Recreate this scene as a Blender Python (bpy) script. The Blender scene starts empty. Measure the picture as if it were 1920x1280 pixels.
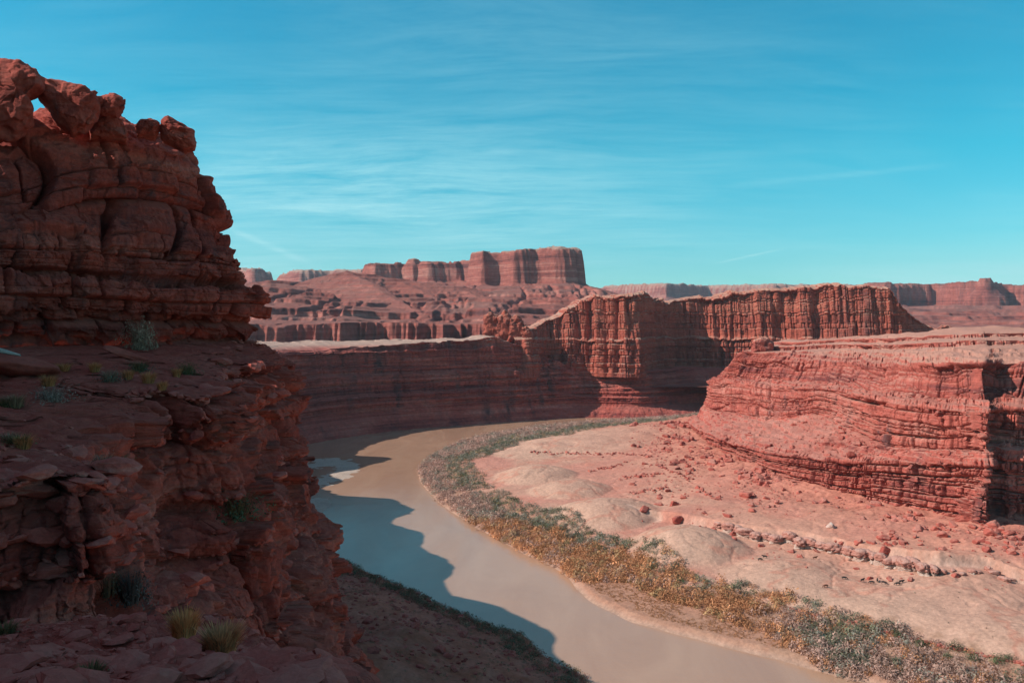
import bpy, math, numpy as np
from math import radians
scene = bpy.context.scene
COL = scene.collection
H = 130.0; F = 1493.0; HY = 605.0          # eye height above the river, focal length in photo pixels, horizon row
# ------------------------------------------------------------------ camera
cam = bpy.data.cameras.new('camera'); co = bpy.data.objects.new('camera', cam); COL.objects.link(co)
co.location = (0, 0, H); co.rotation_euler = (radians(90), 0, 0)
cam.lens = 28.0; cam.sensor_width = 36.0; cam.shift_y = -35.0 / 1920.0
cam.clip_start = 0.3; cam.clip_end = 60000
scene.camera = co
# ------------------------------------------------------------------ light and sky
SUN_EL = 38.0
SX, SY = -0.985, -0.17                      # horizontal direction towards the sun
az = math.atan2(SX, SY)
w = bpy.data.worlds.new('World'); scene.world = w; w.use_nodes = True
nt = w.node_tree; nt.nodes.clear()
def N(t, typ, **kw):
    n = t.nodes.new(typ)
    for k, v in kw.items():
        if k.startswith('i_'):
            key = k[2:]; key = int(key) if key.isdigit() else key
            n.inputs[key].default_value = v
        else: setattr(n, k, v)
    return n
def L(t, a, b): t.links.new(a, b)
def math_(t, op, a, b=None, c=None, clamp=False):
    n = t.nodes.new('ShaderNodeMath'); n.operation = op; n.use_clamp = clamp
    for i, v in enumerate((a, b, c)):
        if v is None: continue
        if hasattr(v, 'is_output'): t.links.new(v, n.inputs[i])
        else: n.inputs[i].default_value = v
    return n.outputs[0]
def mixc(t, f, a, b, mode='MIX'):
    n = t.nodes.new('ShaderNodeMix'); n.data_type = 'RGBA'; n.blend_type = mode; n.clamp_factor = True
    for i, v in ((0, f), (6, a), (7, b)):
        if hasattr(v, 'is_output'): t.links.new(v, n.inputs[i])
        else: n.inputs[i].default_value = v if i == 0 else (v[0], v[1], v[2], 1)
    return n.outputs[2]
def ramp(t, f, stops):
    n = t.nodes.new('ShaderNodeValToRGB'); e = n.color_ramp.elements
    while len(e) < len(stops): e.new(0.5)
    for el, (p, c) in zip(e, stops):
        el.position = p; el.color = (c[0], c[1], c[2], 1) if hasattr(c, '__len__') else (c, c, c, 1)
    t.links.new(f, n.inputs[0]); return n.outputs[0]
def rng_(t, v, a, b, c=0., d=1.):
    n = t.nodes.new('ShaderNodeMapRange'); n.clamp = True
    t.links.new(v, n.inputs[0])
    for i, q in enumerate((a, b, c, d)): n.inputs[i + 1].default_value = q
    return n.outputs[0]
def noise(t, vec, scale, detail=4, rough=0.55, dist=0.0, vscale=None, rot=None):
    if vscale or rot:
        m = t.nodes.new('ShaderNodeMapping')
        if vscale: m.inputs['Scale'].default_value = vscale
        if rot: m.inputs['Rotation'].default_value = rot
        t.links.new(vec, m.inputs[0]); vec = m.outputs[0]
    n = t.nodes.new('ShaderNodeTexNoise'); n.inputs['Scale'].default_value = scale
    n.inputs['Detail'].default_value = detail; n.inputs['Roughness'].default_value = rough
    n.inputs['Distortion'].default_value = dist
    t.links.new(vec, n.inputs['Vector']); return n.outputs[0]
sky = N(nt, 'ShaderNodeTexSky', sky_type='NISHITA', sun_disc=False, sun_elevation=radians(SUN_EL), sun_rotation=az % (2 * math.pi))
sky.altitude = 1200; sky.air_density = 1.0; sky.dust_density = 0.6; sky.ozone_density = 2.0
tc = N(nt, 'ShaderNodeTexCoord'); sp = N(nt, 'ShaderNodeSeparateXYZ'); L(nt, tc.outputs['Generated'], sp.inputs[0])
tint = mixc(nt, 1.0, sky.outputs[0], ramp(nt, rng_(nt, sp.outputs[2], 0.0, 1.0), [(0.0, (0.52, 1.03, 1.0)), (0.19, (0.12, 1.32, 1.22)), (0.40, (0.03, 1.34, 1.36)), (0.62, (0.95, 1.12, 1.05)), (1.0, (1.1, 1.05, 1.0))]), 'MULTIPLY')  # unseen upper sky is tinted brighter and neutral to redden the shaded rock
zz = math_(nt, 'ADD', math_(nt, 'MAXIMUM', sp.outputs[2], 0.0), 0.10)
cu = N(nt, 'ShaderNodeCombineXYZ')
L(nt, math_(nt, 'DIVIDE', sp.outputs[0], zz), cu.inputs[0]); L(nt, math_(nt, 'DIVIDE', sp.outputs[1], zz), cu.inputs[1])
big = noise(nt, cu.outputs[0], 0.55, 3, 0.5, 0.8, vscale=(0.7, 1, 1))
warp = N(nt, 'ShaderNodeTexNoise'); warp.inputs['Scale'].default_value = 0.5; warp.inputs['Detail'].default_value = 3; L(nt, cu.outputs[0], warp.inputs['Vector'])
wv_ = N(nt, 'ShaderNodeVectorMath', operation='MULTIPLY_ADD'); L(nt, warp.outputs['Color'], wv_.inputs[0]); wv_.inputs[1].default_value = (0.8, 0.8, 0); L(nt, cu.outputs[0], wv_.inputs[2])
fib = noise(nt, wv_.outputs[0], 1.3, 10, 0.72, 0.25, vscale=(0.55, 1.7, 1), rot=(0, 0, radians(-20)))
fib2 = noise(nt, wv_.outputs[0], 4.5, 8, 0.72, 0.3, vscale=(0.35, 1.8, 1), rot=(0, 0, radians(14)))
vx = math_(nt, 'DIVIDE', math_(nt, 'ADD', sp.outputs[0], 0.13), 0.30)
vz = math_(nt, 'DIVIDE', math_(nt, 'SUBTRACT', sp.outputs[2], 0.150), 0.075)
veil = math_(nt, 'EXPONENT', math_(nt, 'MULTIPLY', math_(nt, 'ADD', math_(nt, 'MULTIPLY', vx, vx), math_(nt, 'MULTIPLY', vz, vz)), -1.0))
cm = math_(nt, 'ADD', math_(nt, 'MULTIPLY', rng_(nt, big, 0.38, 0.72), 0.42), math_(nt, 'MULTIPLY', veil, 0.85))
ff = math_(nt, 'ADD', rng_(nt, fib, 0.36, 0.78), math_(nt, 'MULTIPLY', rng_(nt, fib2, 0.42, 0.8), 0.6))
cf = math_(nt, 'MULTIPLY', math_(nt, 'MULTIPLY', cm, ff), 0.68, clamp=True)
def streak(x0, z0, ang, ln, wd_, k):
    """a thin vapour trail: centre direction (x, z), slope, half length, half width"""
    dx = math_(nt, 'SUBTRACT', sp.outputs[0], x0); dz = math_(nt, 'SUBTRACT', sp.outputs[2], z0); c_, s_ = math.cos(ang), math.sin(ang)
    u = math_(nt, 'DIVIDE', math_(nt, 'ADD', math_(nt, 'MULTIPLY', dx, c_), math_(nt, 'MULTIPLY', dz, s_)), ln)
    v = math_(nt, 'DIVIDE', math_(nt, 'SUBTRACT', math_(nt, 'MULTIPLY', dz, c_), math_(nt, 'MULTIPLY', dx, s_)), wd_)
    e_ = math_(nt, 'EXPONENT', math_(nt, 'MULTIPLY', math_(nt, 'ADD', math_(nt, 'POWER', math_(nt, 'ABSOLUTE', u), 4.0), math_(nt, 'MULTIPLY', v, v)), -1.0))
    return math_(nt, 'MULTIPLY', e_, k)
for q_ in ((-0.295, 0.094, -0.42, 0.055, 0.0035, 0.28), (0.285, 0.080, 0.21, 0.035, 0.0012, 0.35), (0.36, 0.168, 0.03, 0.10, 0.003, 0.13)):
    cf = math_(nt, 'ADD', cf, math_(nt, 'MULTIPLY', streak(*q_), rng_(nt, fib2, 0.2, 0.6)))
low_ = math_(nt, 'MULTIPLY', rng_(nt, sp.outputs[2], 0.10, 0.03), rng_(nt, sp.outputs[0], 0.30, 0.55))
cf = math_(nt, 'ADD', cf, math_(nt, 'MULTIPLY', low_, 0.5))
cf = math_(nt, 'ADD', cf, math_(nt, 'MULTIPLY', math_(nt, 'EXPONENT', math_(nt, 'MULTIPLY', sp.outputs[2], -14.0)), 0.34))
cf = math_(nt, 'MINIMUM', cf, 0.6)
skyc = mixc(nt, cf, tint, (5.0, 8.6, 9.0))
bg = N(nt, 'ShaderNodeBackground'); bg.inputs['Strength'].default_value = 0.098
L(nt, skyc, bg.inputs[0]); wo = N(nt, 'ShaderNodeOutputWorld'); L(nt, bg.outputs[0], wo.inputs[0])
sl = bpy.data.lights.new('sun', 'SUN'); sl.energy = 4.8; sl.angle = radians(0.5); sl.color = (1.0, 0.945, 0.875)
so = bpy.data.objects.new('sun', sl); COL.objects.link(so)
from mathutils import Vector
ce = math.cos(radians(SUN_EL)); hn = math.hypot(SX, SY)
SDIR = Vector((SX / hn * ce, SY / hn * ce, math.sin(radians(SUN_EL))))
so.rotation_euler = SDIR.to_track_quat('Z', 'Y').to_euler(); so.location = (-200, -200, 600)
vs = scene.view_settings; scene.display_settings.display_device = 'sRGB'
vs.view_transform = 'Standard'; vs.look = 'None'; vs.exposure = 0.18; vs.gamma = 1.0; vs.use_curve_mapping = False
scene.cycles.max_bounces = 5; scene.cycles.diffuse_bounces = 3; scene.cycles.volume_bounces = 0
scene.cycles.use_denoising = True
# ------------------------------------------------------------------ numpy helpers
rng = np.random.default_rng(7)
TAB = rng.random(64 * 64 * 64).astype(np.float32)
T1 = rng.random(65536).astype(np.float32)
def h2(k, i, s=0):
    return T1[(np.asarray(k).astype(np.int64) * 7349 + np.asarray(i).astype(np.int64) * 1931 + s * 12289) & 65535]
def vn(x, y, z=0.0, s=0):
    x, y, z = np.broadcast_arrays(np.asarray(x, np.float32) + s * 17.37, np.asarray(y, np.float32) + s * 5.91, np.asarray(z, np.float32) + s * 3.13)
    xi = np.floor(x); yi = np.floor(y); zi = np.floor(z)
    fx = x - xi; fy = y - yi; fz = z - zi
    fx = fx * fx * (3 - 2 * fx); fy = fy * fy * (3 - 2 * fy); fz = fz * fz * (3 - 2 * fz)
    xi = xi.astype(np.int32); yi = yi.astype(np.int32); zi = zi.astype(np.int32)
    x0 = (xi & 63) * 4096; x1 = ((xi + 1) & 63) * 4096; y0 = (yi & 63) * 64; y1 = ((yi + 1) & 63) * 64; z0 = zi & 63; z1 = (zi + 1) & 63
    def lx(a, b): return TAB[x0 + a + b] * (1 - fx) + TAB[x1 + a + b] * fx
    return (lx(y0, z0) * (1 - fy) + lx(y1, z0) * fy) * (1 - fz) + (lx(y0, z1) * (1 - fy) + lx(y1, z1) * fy) * fz
def fbm(x, y, z=0.0, o=4, s=0, g=0.5):
    r = 0; a = 1; t = 0
    for i in range(o):
        r = r + a * (vn(x, y, z, s + i * 3) * 2 - 1); t += a; a *= g; x = np.asarray(x) * 2.03; y = np.asarray(y) * 2.03; z = np.asarray(z) * 2.03
    return r / t
def sm(a, b, x): t = np.clip((x - a) / (b - a), 0, 1); return t * t * (3 - 2 * t)
def rnd_(d, R): return (np.sqrt(np.clip(1 - (1 - np.clip(d / R, 0, 1)) ** 2, 0, 1)) - 1) * R
def blocks(s, t, tmin, tmax, wd, R, crack, amp, lamp, seed, tilt=0.0, pw=1.0):
    """displacement of a cliff bedded in layers (t) and split by joints (s)"""
    g = np.random.default_rng(seed); lo, hi = float(t.min()) - 5 * tmax, float(t.max()) + 5 * tmax
    e = [lo]
    while e[-1] < hi: e.append(e[-1] + tmin + (tmax - tmin) * g.random() ** 1.5)
    e = np.array(e); tt = t + (fbm(s / (wd * 5), t * 0, 0, 2, seed) * tmin * 0.7)
    i = np.clip(np.searchsorted(e, tt) - 1, 0, len(e) - 2)
    th = e[i + 1] - e[i]
    dt = np.minimum(tt - e[i], e[i + 1] - tt)
    wi = wd * (0.55 + 1.1 * h2(i, 3, seed)) * np.clip(th / (0.5 * (tmin + tmax)), .6, 1.6) ** pw
    ss = s + fbm(t / (tmax * 1.2), s / wd * .5, 0, 2, seed + 5) * wd * 0.18
    q = ss / wi + h2(i, 7, seed) * 50
    k = np.floor(q); j0 = (h2(k, i, seed + 1) - .5) * .8; j1 = (h2(k + 1, i, seed + 1) - .5) * .8
    lo_ = q < k + j0; hi_ = q >= k + 1 + j1
    k = np.where(lo_, k - 1, np.where(hi_, k + 1, k))
    a = k + (h2(k, i, seed + 1) - .5) * .8; b = k + 1 + (h2(k + 1, i, seed + 1) - .5) * .8
    ds = np.minimum(q - a, b - q) * wi
    off = amp * (h2(k, i, seed + 2) - .5) * 2 + lamp * (h2(i, 11, seed) - .5) * 2
    Rt = R * (0.5 + h2(i, 13, seed))
    near = np.where(q - a < b - q, k, k + 1)
    cr = (h2(near, i, seed + 9) > 0.45) * crack
    return off + rnd_(ds, R) * (0.35 + 0.65 * (h2(near, i, seed + 9) > 0.3)) + rnd_(dt, Rt) - cr * np.exp(-(ds / (0.3 * R)) ** 2) - crack * .6 * np.exp(-(dt / (0.25 * R)) ** 2)
def facets(x, y, z, cell, seed, flat=.6):
    """broken rock: every cell of a jittered lattice is a slightly tilted plane, so neighbours meet in sharp edges"""
    x = np.asarray(x, np.float32) / cell; y = np.asarray(y, np.float32) / cell; z = np.asarray(z, np.float32) / (cell * flat)
    bi = [np.floor(q).astype(np.int64) for q in (x, y, z)]; best = np.full(x.shape, 1e9, np.float32); out = np.zeros(x.shape, np.float32)
    for i in (-1, 0, 1):
        for j in (-1, 0, 1):
            for k in (-1, 0, 1):
                a, b_, c_ = bi[0] + i, bi[1] + j, bi[2] + k
                h0 = (a * 73856093 ^ b_ * 19349663 ^ c_ * 83492791) + seed * 7919
                r = [T1[(h0 + q * 4099) & 65535] for q in range(7)]
                dx, dy, dz = x - a - r[0], y - b_ - r[1], z - c_ - r[2]; d = dx * dx + dy * dy + dz * dz; m = d < best
                best = np.where(m, d, best); out = np.where(m, (dx * (r[3] - .5) + dy * (r[4] - .5) + dz * (r[5] - .5)) * 2 + (r[6] - .5) * .7, out)
    return out * cell
def flute(s, t, scales, seed, vz=7.0):
    r = 0
    for n_, (Ls, A) in enumerate(scales):
        v = vn(s / Ls + 0.15 * (vn(s / Ls * 2, t / Ls, 0, seed + 40 + n_)), t / (Ls * vz), 0, seed + n_ * 7)
        r = r + A * (np.abs(v * 2 - 1) ** 0.8 * 2 - 1)
    return r
def mk(name, V, Q, mat, parent=None, smooth=True, colors=None, kind=None, label=None, cat=None, group=None):
    me = bpy.data.meshes.new(name); V = np.ascontiguousarray(V, np.float32).reshape(-1, 3); Q = np.ascontiguousarray(Q, np.int32)
    n = Q.shape[1]; me.vertices.add(len(V)); me.vertices.foreach_set('co', V.ravel())
    me.loops.add(Q.size); me.loops.foreach_set('vertex_index', Q.ravel())
    me.polygons.add(len(Q)); me.polygons.foreach_set('loop_start', np.arange(0, Q.size, n, dtype=np.int32))
    me.update(calc_edges=True)
    me.polygons.foreach_set('use_smooth', np.full(len(Q), smooth))
    if colors is not None:
        at = me.color_attributes.new('tint', 'FLOAT_COLOR', 'POINT')
        c = np.ones((len(V), 4), np.float32); c[:, :colors.shape[1]] = colors; at.data.foreach_set('color', c.ravel())
    me.materials.append(mat)
    o = bpy.data.objects.new(name, me); COL.objects.link(o)
    if parent is not None: o.parent = parent
    return tag(o, label, cat, group, kind)
def tag(o, label=None, cat=None, group=None, kind=None):
    if label: o['label'] = label
    if cat: o['category'] = cat
    if group: o['group'] = group
    if kind: o['kind'] = kind
    return o
def gridq(nv, nu):
    a = np.arange(nv * nu).reshape(nv, nu)
    return np.stack([a[:-1, :-1], a[:-1, 1:], a[1:, 1:], a[1:, :-1]], -1).reshape(-1, 4)
def catmull(P, n, w_=None):
    """resample stations P (rows, st, 3) to n columns, spaced by arc length of the mean row (times w_)"""
    m = P.shape[1]; Pp = np.concatenate([2 * P[:, :1] - P[:, 1:2], P, 2 * P[:, -1:] - P[:, -2:-1]], 1)
    tt = np.linspace(0, m - 1, m * 60); 
    def ev(t):
        i = np.clip(np.floor(t).astype(int), 0, m - 2); f = (t - i)[None, :, None]
        a, b, c, d = Pp[:, i], Pp[:, i + 1], Pp[:, i + 2], Pp[:, i + 3]
        return 0.5 * (2 * b + (c - a) * f + (2 * a - 5 * b + 4 * c - d) * f ** 2 + (3 * b - a - 3 * c + d) * f ** 3)
    D = ev(tt); dl = np.linalg.norm(np.diff(D, axis=1), axis=2).mean(0)
    cu_ = np.concatenate([[0], np.cumsum(dl)])
    if w_ is None: ww = dl
    else: ww = dl * np.interp(0.5 * (tt[1:] + tt[:-1]), np.arange(m), w_)
    cw = np.concatenate([[0], np.cumsum(ww)])
    ts = np.interp(np.linspace(0, cw[-1], n), cw, tt)
    return ev(ts), np.interp(ts, tt, cu_)
def loft(net, rows, nu, w_=None, strat=None, soft=2):
    """net (rows, stations, 3); rows: samples between consecutive guide rows"""
    G, s = catmull(np.asarray(net, float), nu, w_)
    seg = []
    st = []
    for r, n_ in enumerate(rows):
        f = np.linspace(0, 1, n_, endpoint=False)[:, None, None]
        seg.append(G[r][None] * (1 - f) + G[r + 1][None] * f)
        if strat is not None: st.append(strat[r] * (1 - f[:, 0, 0]) + strat[r + 1] * f[:, 0, 0])
    seg.append(G[-1][None]); P = np.concatenate(seg, 0)
    if strat is not None: st.append([strat[-1]]); S = np.concatenate(st)
    else: S = None
    for _ in range(soft):
        P[1:-1] = (P[:-2] + 2 * P[1:-1] + P[2:]) / 4
    return P, np.broadcast_to(s[None], P.shape[:2]).copy(), (np.broadcast_to(S[:, None], P.shape[:2]).copy() if S is not None else P[:, :, 2].copy())
def normals(P, it=3, iu=0):
    Q = P.copy()
    for _ in range(it): Q[1:-1] = (Q[:-2] + 2 * Q[1:-1] + Q[2:]) / 4
    for _ in range(iu): Q[:, 2:-2] = (Q[:, :-4] + 2 * Q[:, 2:-2] + Q[:, 4:]) / 4
    du = np.gradient(Q, axis=1); dv = np.gradient(Q, axis=0)
    n = np.cross(du, dv); return n / (np.linalg.norm(n, axis=2, keepdims=True) + 1e-9)
# ------------------------------------------------------------------ materials
def principled(name, rough=0.9, spec=0.2):
    m = bpy.data.materials.new(name); m.use_nodes = True; t = m.node_tree; b = t.nodes['Principled BSDF']
    b.inputs['Roughness'].default_value = rough; b.inputs['Specular IOR Level'].default_value = spec
    return m, t, b
def rock_mat(name, cols, flat, sc=1.0, varn=0.5, strat=0.12, flat_lo=0.55, flat_hi=0.85, bump=0.5, pale=None, tiltx=0.0, varcol=(0.10, 0.05, 0.05)):
    """cols: four albedos of the beds; sc: size of the grain in metres; strat: beds per metre"""
    m, t, b = principled(name)
    g = N(t, 'ShaderNodeNewGeometry'); pos = g.outputs['Position']
    s = N(t, 'ShaderNodeSeparateXYZ'); L(t, pos, s.inputs[0]); sn = N(t, 'ShaderNodeSeparateXYZ'); L(t, g.outputs['Normal'], sn.inputs[0])
    bed = noise(t, pos, 1.0, 5, 0.6, 0.3, vscale=(strat * .03, strat * .03, strat))
    bed2 = noise(t, pos, 1.0, 4, 0.65, 0.2, vscale=(strat * .12, strat * .12, strat * 4.5))
    patch = noise(t, pos, 0.13 / sc, 5, 0.6, 0.5)
    f = math_(t, 'ADD', math_(t, 'MULTIPLY', bed, 0.55), math_(t, 'MULTIPLY', bed2, 0.45))
    f = math_(t, 'ADD', f, math_(t, 'MULTIPLY', math_(t, 'SUBTRACT', patch, 0.5), 0.30))
    c = ramp(t, f, [(0.36, cols[0]), (0.46, cols[1]), (0.54, cols[2]), (0.64, cols[3])])
    grain = noise(t, pos, 1.6 / sc, 7, 0.7)
    c = mixc(t, 1.0, c, ramp(t, grain, [(0.3, 0.72), (0.5, 1.0), (0.72, 1.30)]), 'MULTIPLY')
    # desert varnish: dark streaks hanging down the steep faces
    vst = noise(t, pos, 1.0, 6, 0.62, 0.2, vscale=(0.45 / sc, 0.45 / sc, 0.05 / sc))
    vp = noise(t, pos, 0.09 / sc, 4, 0.6)
    vf = math_(t, 'MULTIPLY', math_(t, 'MULTIPLY', rng_(t, vst, 0.48, 0.66), rng_(t, vp, 0.42, 0.62)), varn)
    c = mixc(t, vf, c, varcol)
    wn = noise(t, pos, 0.5 / sc, 5, 0.6)
    up = math_(t, 'ADD', sn.outputs[2], math_(t, 'MULTIPLY', math_(t, 'SUBTRACT', wn, 0.5), 0.5))
    ff_ = rng_(t, up, flat_lo, flat_hi)
    fc = mixc(t, rng_(t, patch, 0.35, 0.65), flat[0], flat[1])
    fc = mixc(t, 1.0, fc, ramp(t, grain, [(0.3, 0.8), (0.5, 1.0), (0.72, 1.2)]), 'MULTIPLY')
    c = mixc(t, ff_, c, fc)
    if pale:
        pz = rng_(t, math_(t, 'ADD', s.outputs[2], math_(t, 'MULTIPLY', wn, pale[3])), pale[0], pale[1])
        pu = rng_(t, up, pale[4], pale[5])
        c = mixc(t, math_(t, 'MULTIPLY', pz, pu), c, pale[2])
    L(t, c, b.inputs['Base Color'])
    n1 = noise(t, pos, 1.3 / sc, 9, 0.68, 0.2); n2 = noise(t, pos, 1.0, 5, 0.6, 0.0, vscale=(0.5 / sc, 0.5 / sc, 4.0 / sc))
    vo = N(t, 'ShaderNodeTexVoronoi', feature='DISTANCE_TO_EDGE'); mp = N(t, 'ShaderNodeMapping'); mp.inputs['Scale'].default_value = (0.55 / sc, 0.55 / sc, 1.1 / sc)
    dn = noise(t, pos, 0.8 / sc, 3, 0.5)
    L(t, pos, mp.inputs[0]); va = N(t, 'ShaderNodeVectorMath', operation='ADD'); L(t, mp.outputs[0], va.inputs[0]); L(t, dn, va.inputs[1]); L(t, va.outputs[0], vo.inputs['Vector'])
    hgt = math_(t, 'ADD', math_(t, 'ADD', math_(t, 'MULTIPLY', n1, 1.0), math_(t, 'MULTIPLY', n2, 0.5)), math_(t, 'MULTIPLY', rng_(t, vo.outputs[0], 0.0, 0.05), 0.12))
    bp = N(t, 'ShaderNodeBump'); bp.inputs['Strength'].default_value = bump; bp.inputs['Distance'].default_value = 0.5 * sc
    L(t, hgt, bp.inputs['Height']); L(t, bp.outputs[0], b.inputs['Normal'])
    return m
RED = [(0.22, 0.062, 0.045), (0.36, 0.095, 0.062), (0.45, 0.13, 0.085), (0.50, 0.20, 0.14)]
DUST = [(0.44, 0.20, 0.14), (0.46, 0.27, 0.20)]
M_fore = rock_mat('foreground_rock', [(0.20, 0.04, 0.034), (0.35, 0.062, 0.043), (0.43, 0.08, 0.053), (0.50, 0.15, 0.11)], [(0.42, 0.075, 0.05), (0.47, 0.115, 0.08)], sc=0.5, varn=0.75, strat=0.22, bump=0.75)
M_butte = rock_mat('butte_rock', [(0.18, 0.045, 0.04), (0.38, 0.085, 0.062), (0.47, 0.115, 0.082), (0.55, 0.21, 0.16)], [(0.44, 0.145, 0.105), (0.48, 0.20, 0.15)], sc=4, varn=0.9, strat=0.07, bump=0.6, pale=(101, 109, (0.50, 0.235, 0.17), 5, 0.55, 0.85))
M_wall = rock_mat('canyon_wall_rock', [(0.15, 0.032, 0.032), (0.32, 0.062, 0.05), (0.45, 0.10, 0.072), (0.54, 0.19, 0.145)], [(0.42, 0.09, 0.065), (0.44, 0.13, 0.10)], sc=6, varn=0.95, strat=0.10, bump=0.8, pale=(100, 105, (0.50, 0.31, 0.24), 3, 0.5, 0.75))
M_mid = rock_mat('fluted_cliff_rock', [(0.24, 0.06, 0.045), (0.37, 0.082, 0.052), (0.42, 0.10, 0.065), (0.44, 0.14, 0.09)], DUST, sc=7, varn=0.65, strat=0.06, bump=0.6)
M_back = rock_mat('far_mesa_rock', [(0.13, 0.036, 0.032), (0.28, 0.075, 0.057), (0.37, 0.11, 0.082), (0.47, 0.20, 0.155)], [(0.30, 0.09, 0.066), (0.26, 0.11, 0.085)], sc=25, varn=0.5, strat=0.05, bump=0.6, flat_lo=0.7, flat_hi=0.97, pale=(390, 410, (0.46, 0.29, 0.225), 30, 0.55, 0.95))
def flat_mat(name, col, rough=0.9, spec=0.15, tint=False, sc=None, trans=0.0, var=0.3):
    m, t, b = principled(name, rough, spec)
    g = N(t, 'ShaderNodeNewGeometry')
    if tint:
        a = N(t, 'ShaderNodeVertexColor', layer_name='tint'); c = a.outputs[0]
    else:
        rgb = N(t, 'ShaderNodeRGB'); rgb.outputs[0].default_value = (*col, 1); c = rgb.outputs[0]
    if sc:
        n = noise(t, g.outputs['Position'], sc, 6, 0.65)
        c = mixc(t, 1.0, c, ramp(t, n, [(0.3, 1 - var), (0.7, 1 + var)]), 'MULTIPLY')
    L(t, c, b.inputs['Base Color'])
    if trans:
        tr = N(t, 'ShaderNodeBsdfTranslucent'); L(t, c, tr.inputs[0]); mx = N(t, 'ShaderNodeMixShader'); mx.inputs[0].default_value = trans
        L(t, b.outputs[0], mx.inputs[1]); L(t, tr.outputs[0], mx.inputs[2]); L(t, mx.outputs[0], t.nodes['Material Output'].inputs[0])
    return m
# ------------------------------------------------------------------ river bend ground (height field)
def pz(px, py, z=0.0):
    Y = (H - z) * F / (py - HY); return ((px - 960) / F * Y, Y)
shore_in = [(1130, 792), (1000, 803), (900, 820), (840, 838), (800, 860), (783, 880), (790, 905), (820, 940), (870, 975), (930, 1010), (990, 1040), (1040, 1065), (1068, 1085), (1078, 1105), (1110, 1130), (1180, 1165), (1250, 1185), (1350, 1210), (1450, 1235), (1550, 1262), (1620, 1280), (1750, 1320), (1950, 1400)]
P_in = np.array([(900, 1040), (420, 1050)] + [pz(1290, 789)] + [pz(*p) for p in shore_in] + [(330, 120), (900, 60)])
near_sh = [(655, 1055), (700, 1082), (790, 1115), (860, 1150), (930, 1178), (990, 1200), (1030, 1235), (1090, 1265), (1118, 1290), (1150, 1360), (1250, 1500)]
P_near = np.array([(-420, 900), (-265, 880), (-236, 806), (-222, 740), (-225, 650), (-205, 560), (-190, 500), (-165, 450), (-125, 440)] + [pz(*p) for p in near_sh] + [(60, 100), (-420, 60)])
def sdist(P, x, y):
    """signed distance to polygon, positive inside"""
    d = np.full(x.shape, 1e9, np.float32); ins = np.zeros(x.shape, bool); n = len(P)
    for i in range(n):
        a = P[i]; b = P[(i + 1) % n]; ab = b - a; l2 = ab @ ab
        t = np.clip(((x - a[0]) * ab[0] + (y - a[1]) * ab[1]) / l2, 0, 1)
        d = np.minimum(d, np.hypot(x - a[0] - t * ab[0], y - a[1] - t * ab[1]))
        c = ((a[1] > y) != (b[1] > y)); xi = (b[0] - a[0]) * (y - a[1]) / (b[1] - a[1] + 1e-12) + a[0]
        ins ^= c & (x < xi)
    return np.where(ins, d, -d)
def pdist(P, x, y):
    d = np.full(x.shape, 1e9, np.float32); sg = np.zeros(x.shape, np.float32); tt = np.zeros(x.shape, np.float32); acc = 0
    P = np.asarray(P, float)
    for i in range(len(P) - 1):
        a = P[i]; b = P[i + 1]; ab = b - a; l = math.hypot(*ab)
        t = np.clip(((x - a[0]) * ab[0] + (y - a[1]) * ab[1]) / l ** 2, 0, 1)
        dd = np.hypot(x - a[0] - t * ab[0], y - a[1] - t * ab[1]); cr = ab[0] * (y - a[1]) - ab[1] * (x - a[0])
        m = dd < d; sg = np.where(m, np.sign(cr), sg); tt = np.where(m, acc + t * l, tt); d = np.where(m, dd, d); acc += l
    return d, sg, tt
butte_foot = [(250, 980), (215, 930), (188, 857), (178, 760), (172, 690), (180, 600), (194, 537), (219, 480), (247, 415), (258, 430), (272, 440), (300, 436), (360, 425), (460, 400)]
P_butte = np.array(butte_foot + [(900, 400), (900, 980)])
scarp = np.array([pz(1180, 955, 13), pz(1260, 968, 13), pz(1330, 985, 13), pz(1400, 1002, 12), pz(1500, 1018, 12), pz(1600, 1042, 12), pz(1700, 1066, 12), pz(1760, 1078, 12), pz(1850, 1080, 13), pz(1960, 1105, 13), pz(2300, 1150, 13)])
domes = [(1000, 892, 75, 9), (1065, 920, 75, 8), (1130, 965, 105, 11), (1285, 1025, 110, 11), (1090, 838, 130, 8), (1000, 850, 70, 5), (1190, 822, 110, 6), (1480, 1085, 120, 5), (1760, 1110, 150, 5), (1600, 1150, 160, 3.5), (1880, 1190, 160, 4), (1290, 1090, 60, 3)]
DW = []
for (dx, dy, hw, hh) in domes:
    x_, y_ = pz(dx, dy, 9); DW.append((x_, y_, hw / F * y_ * 1.1, hh * .9))
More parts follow.
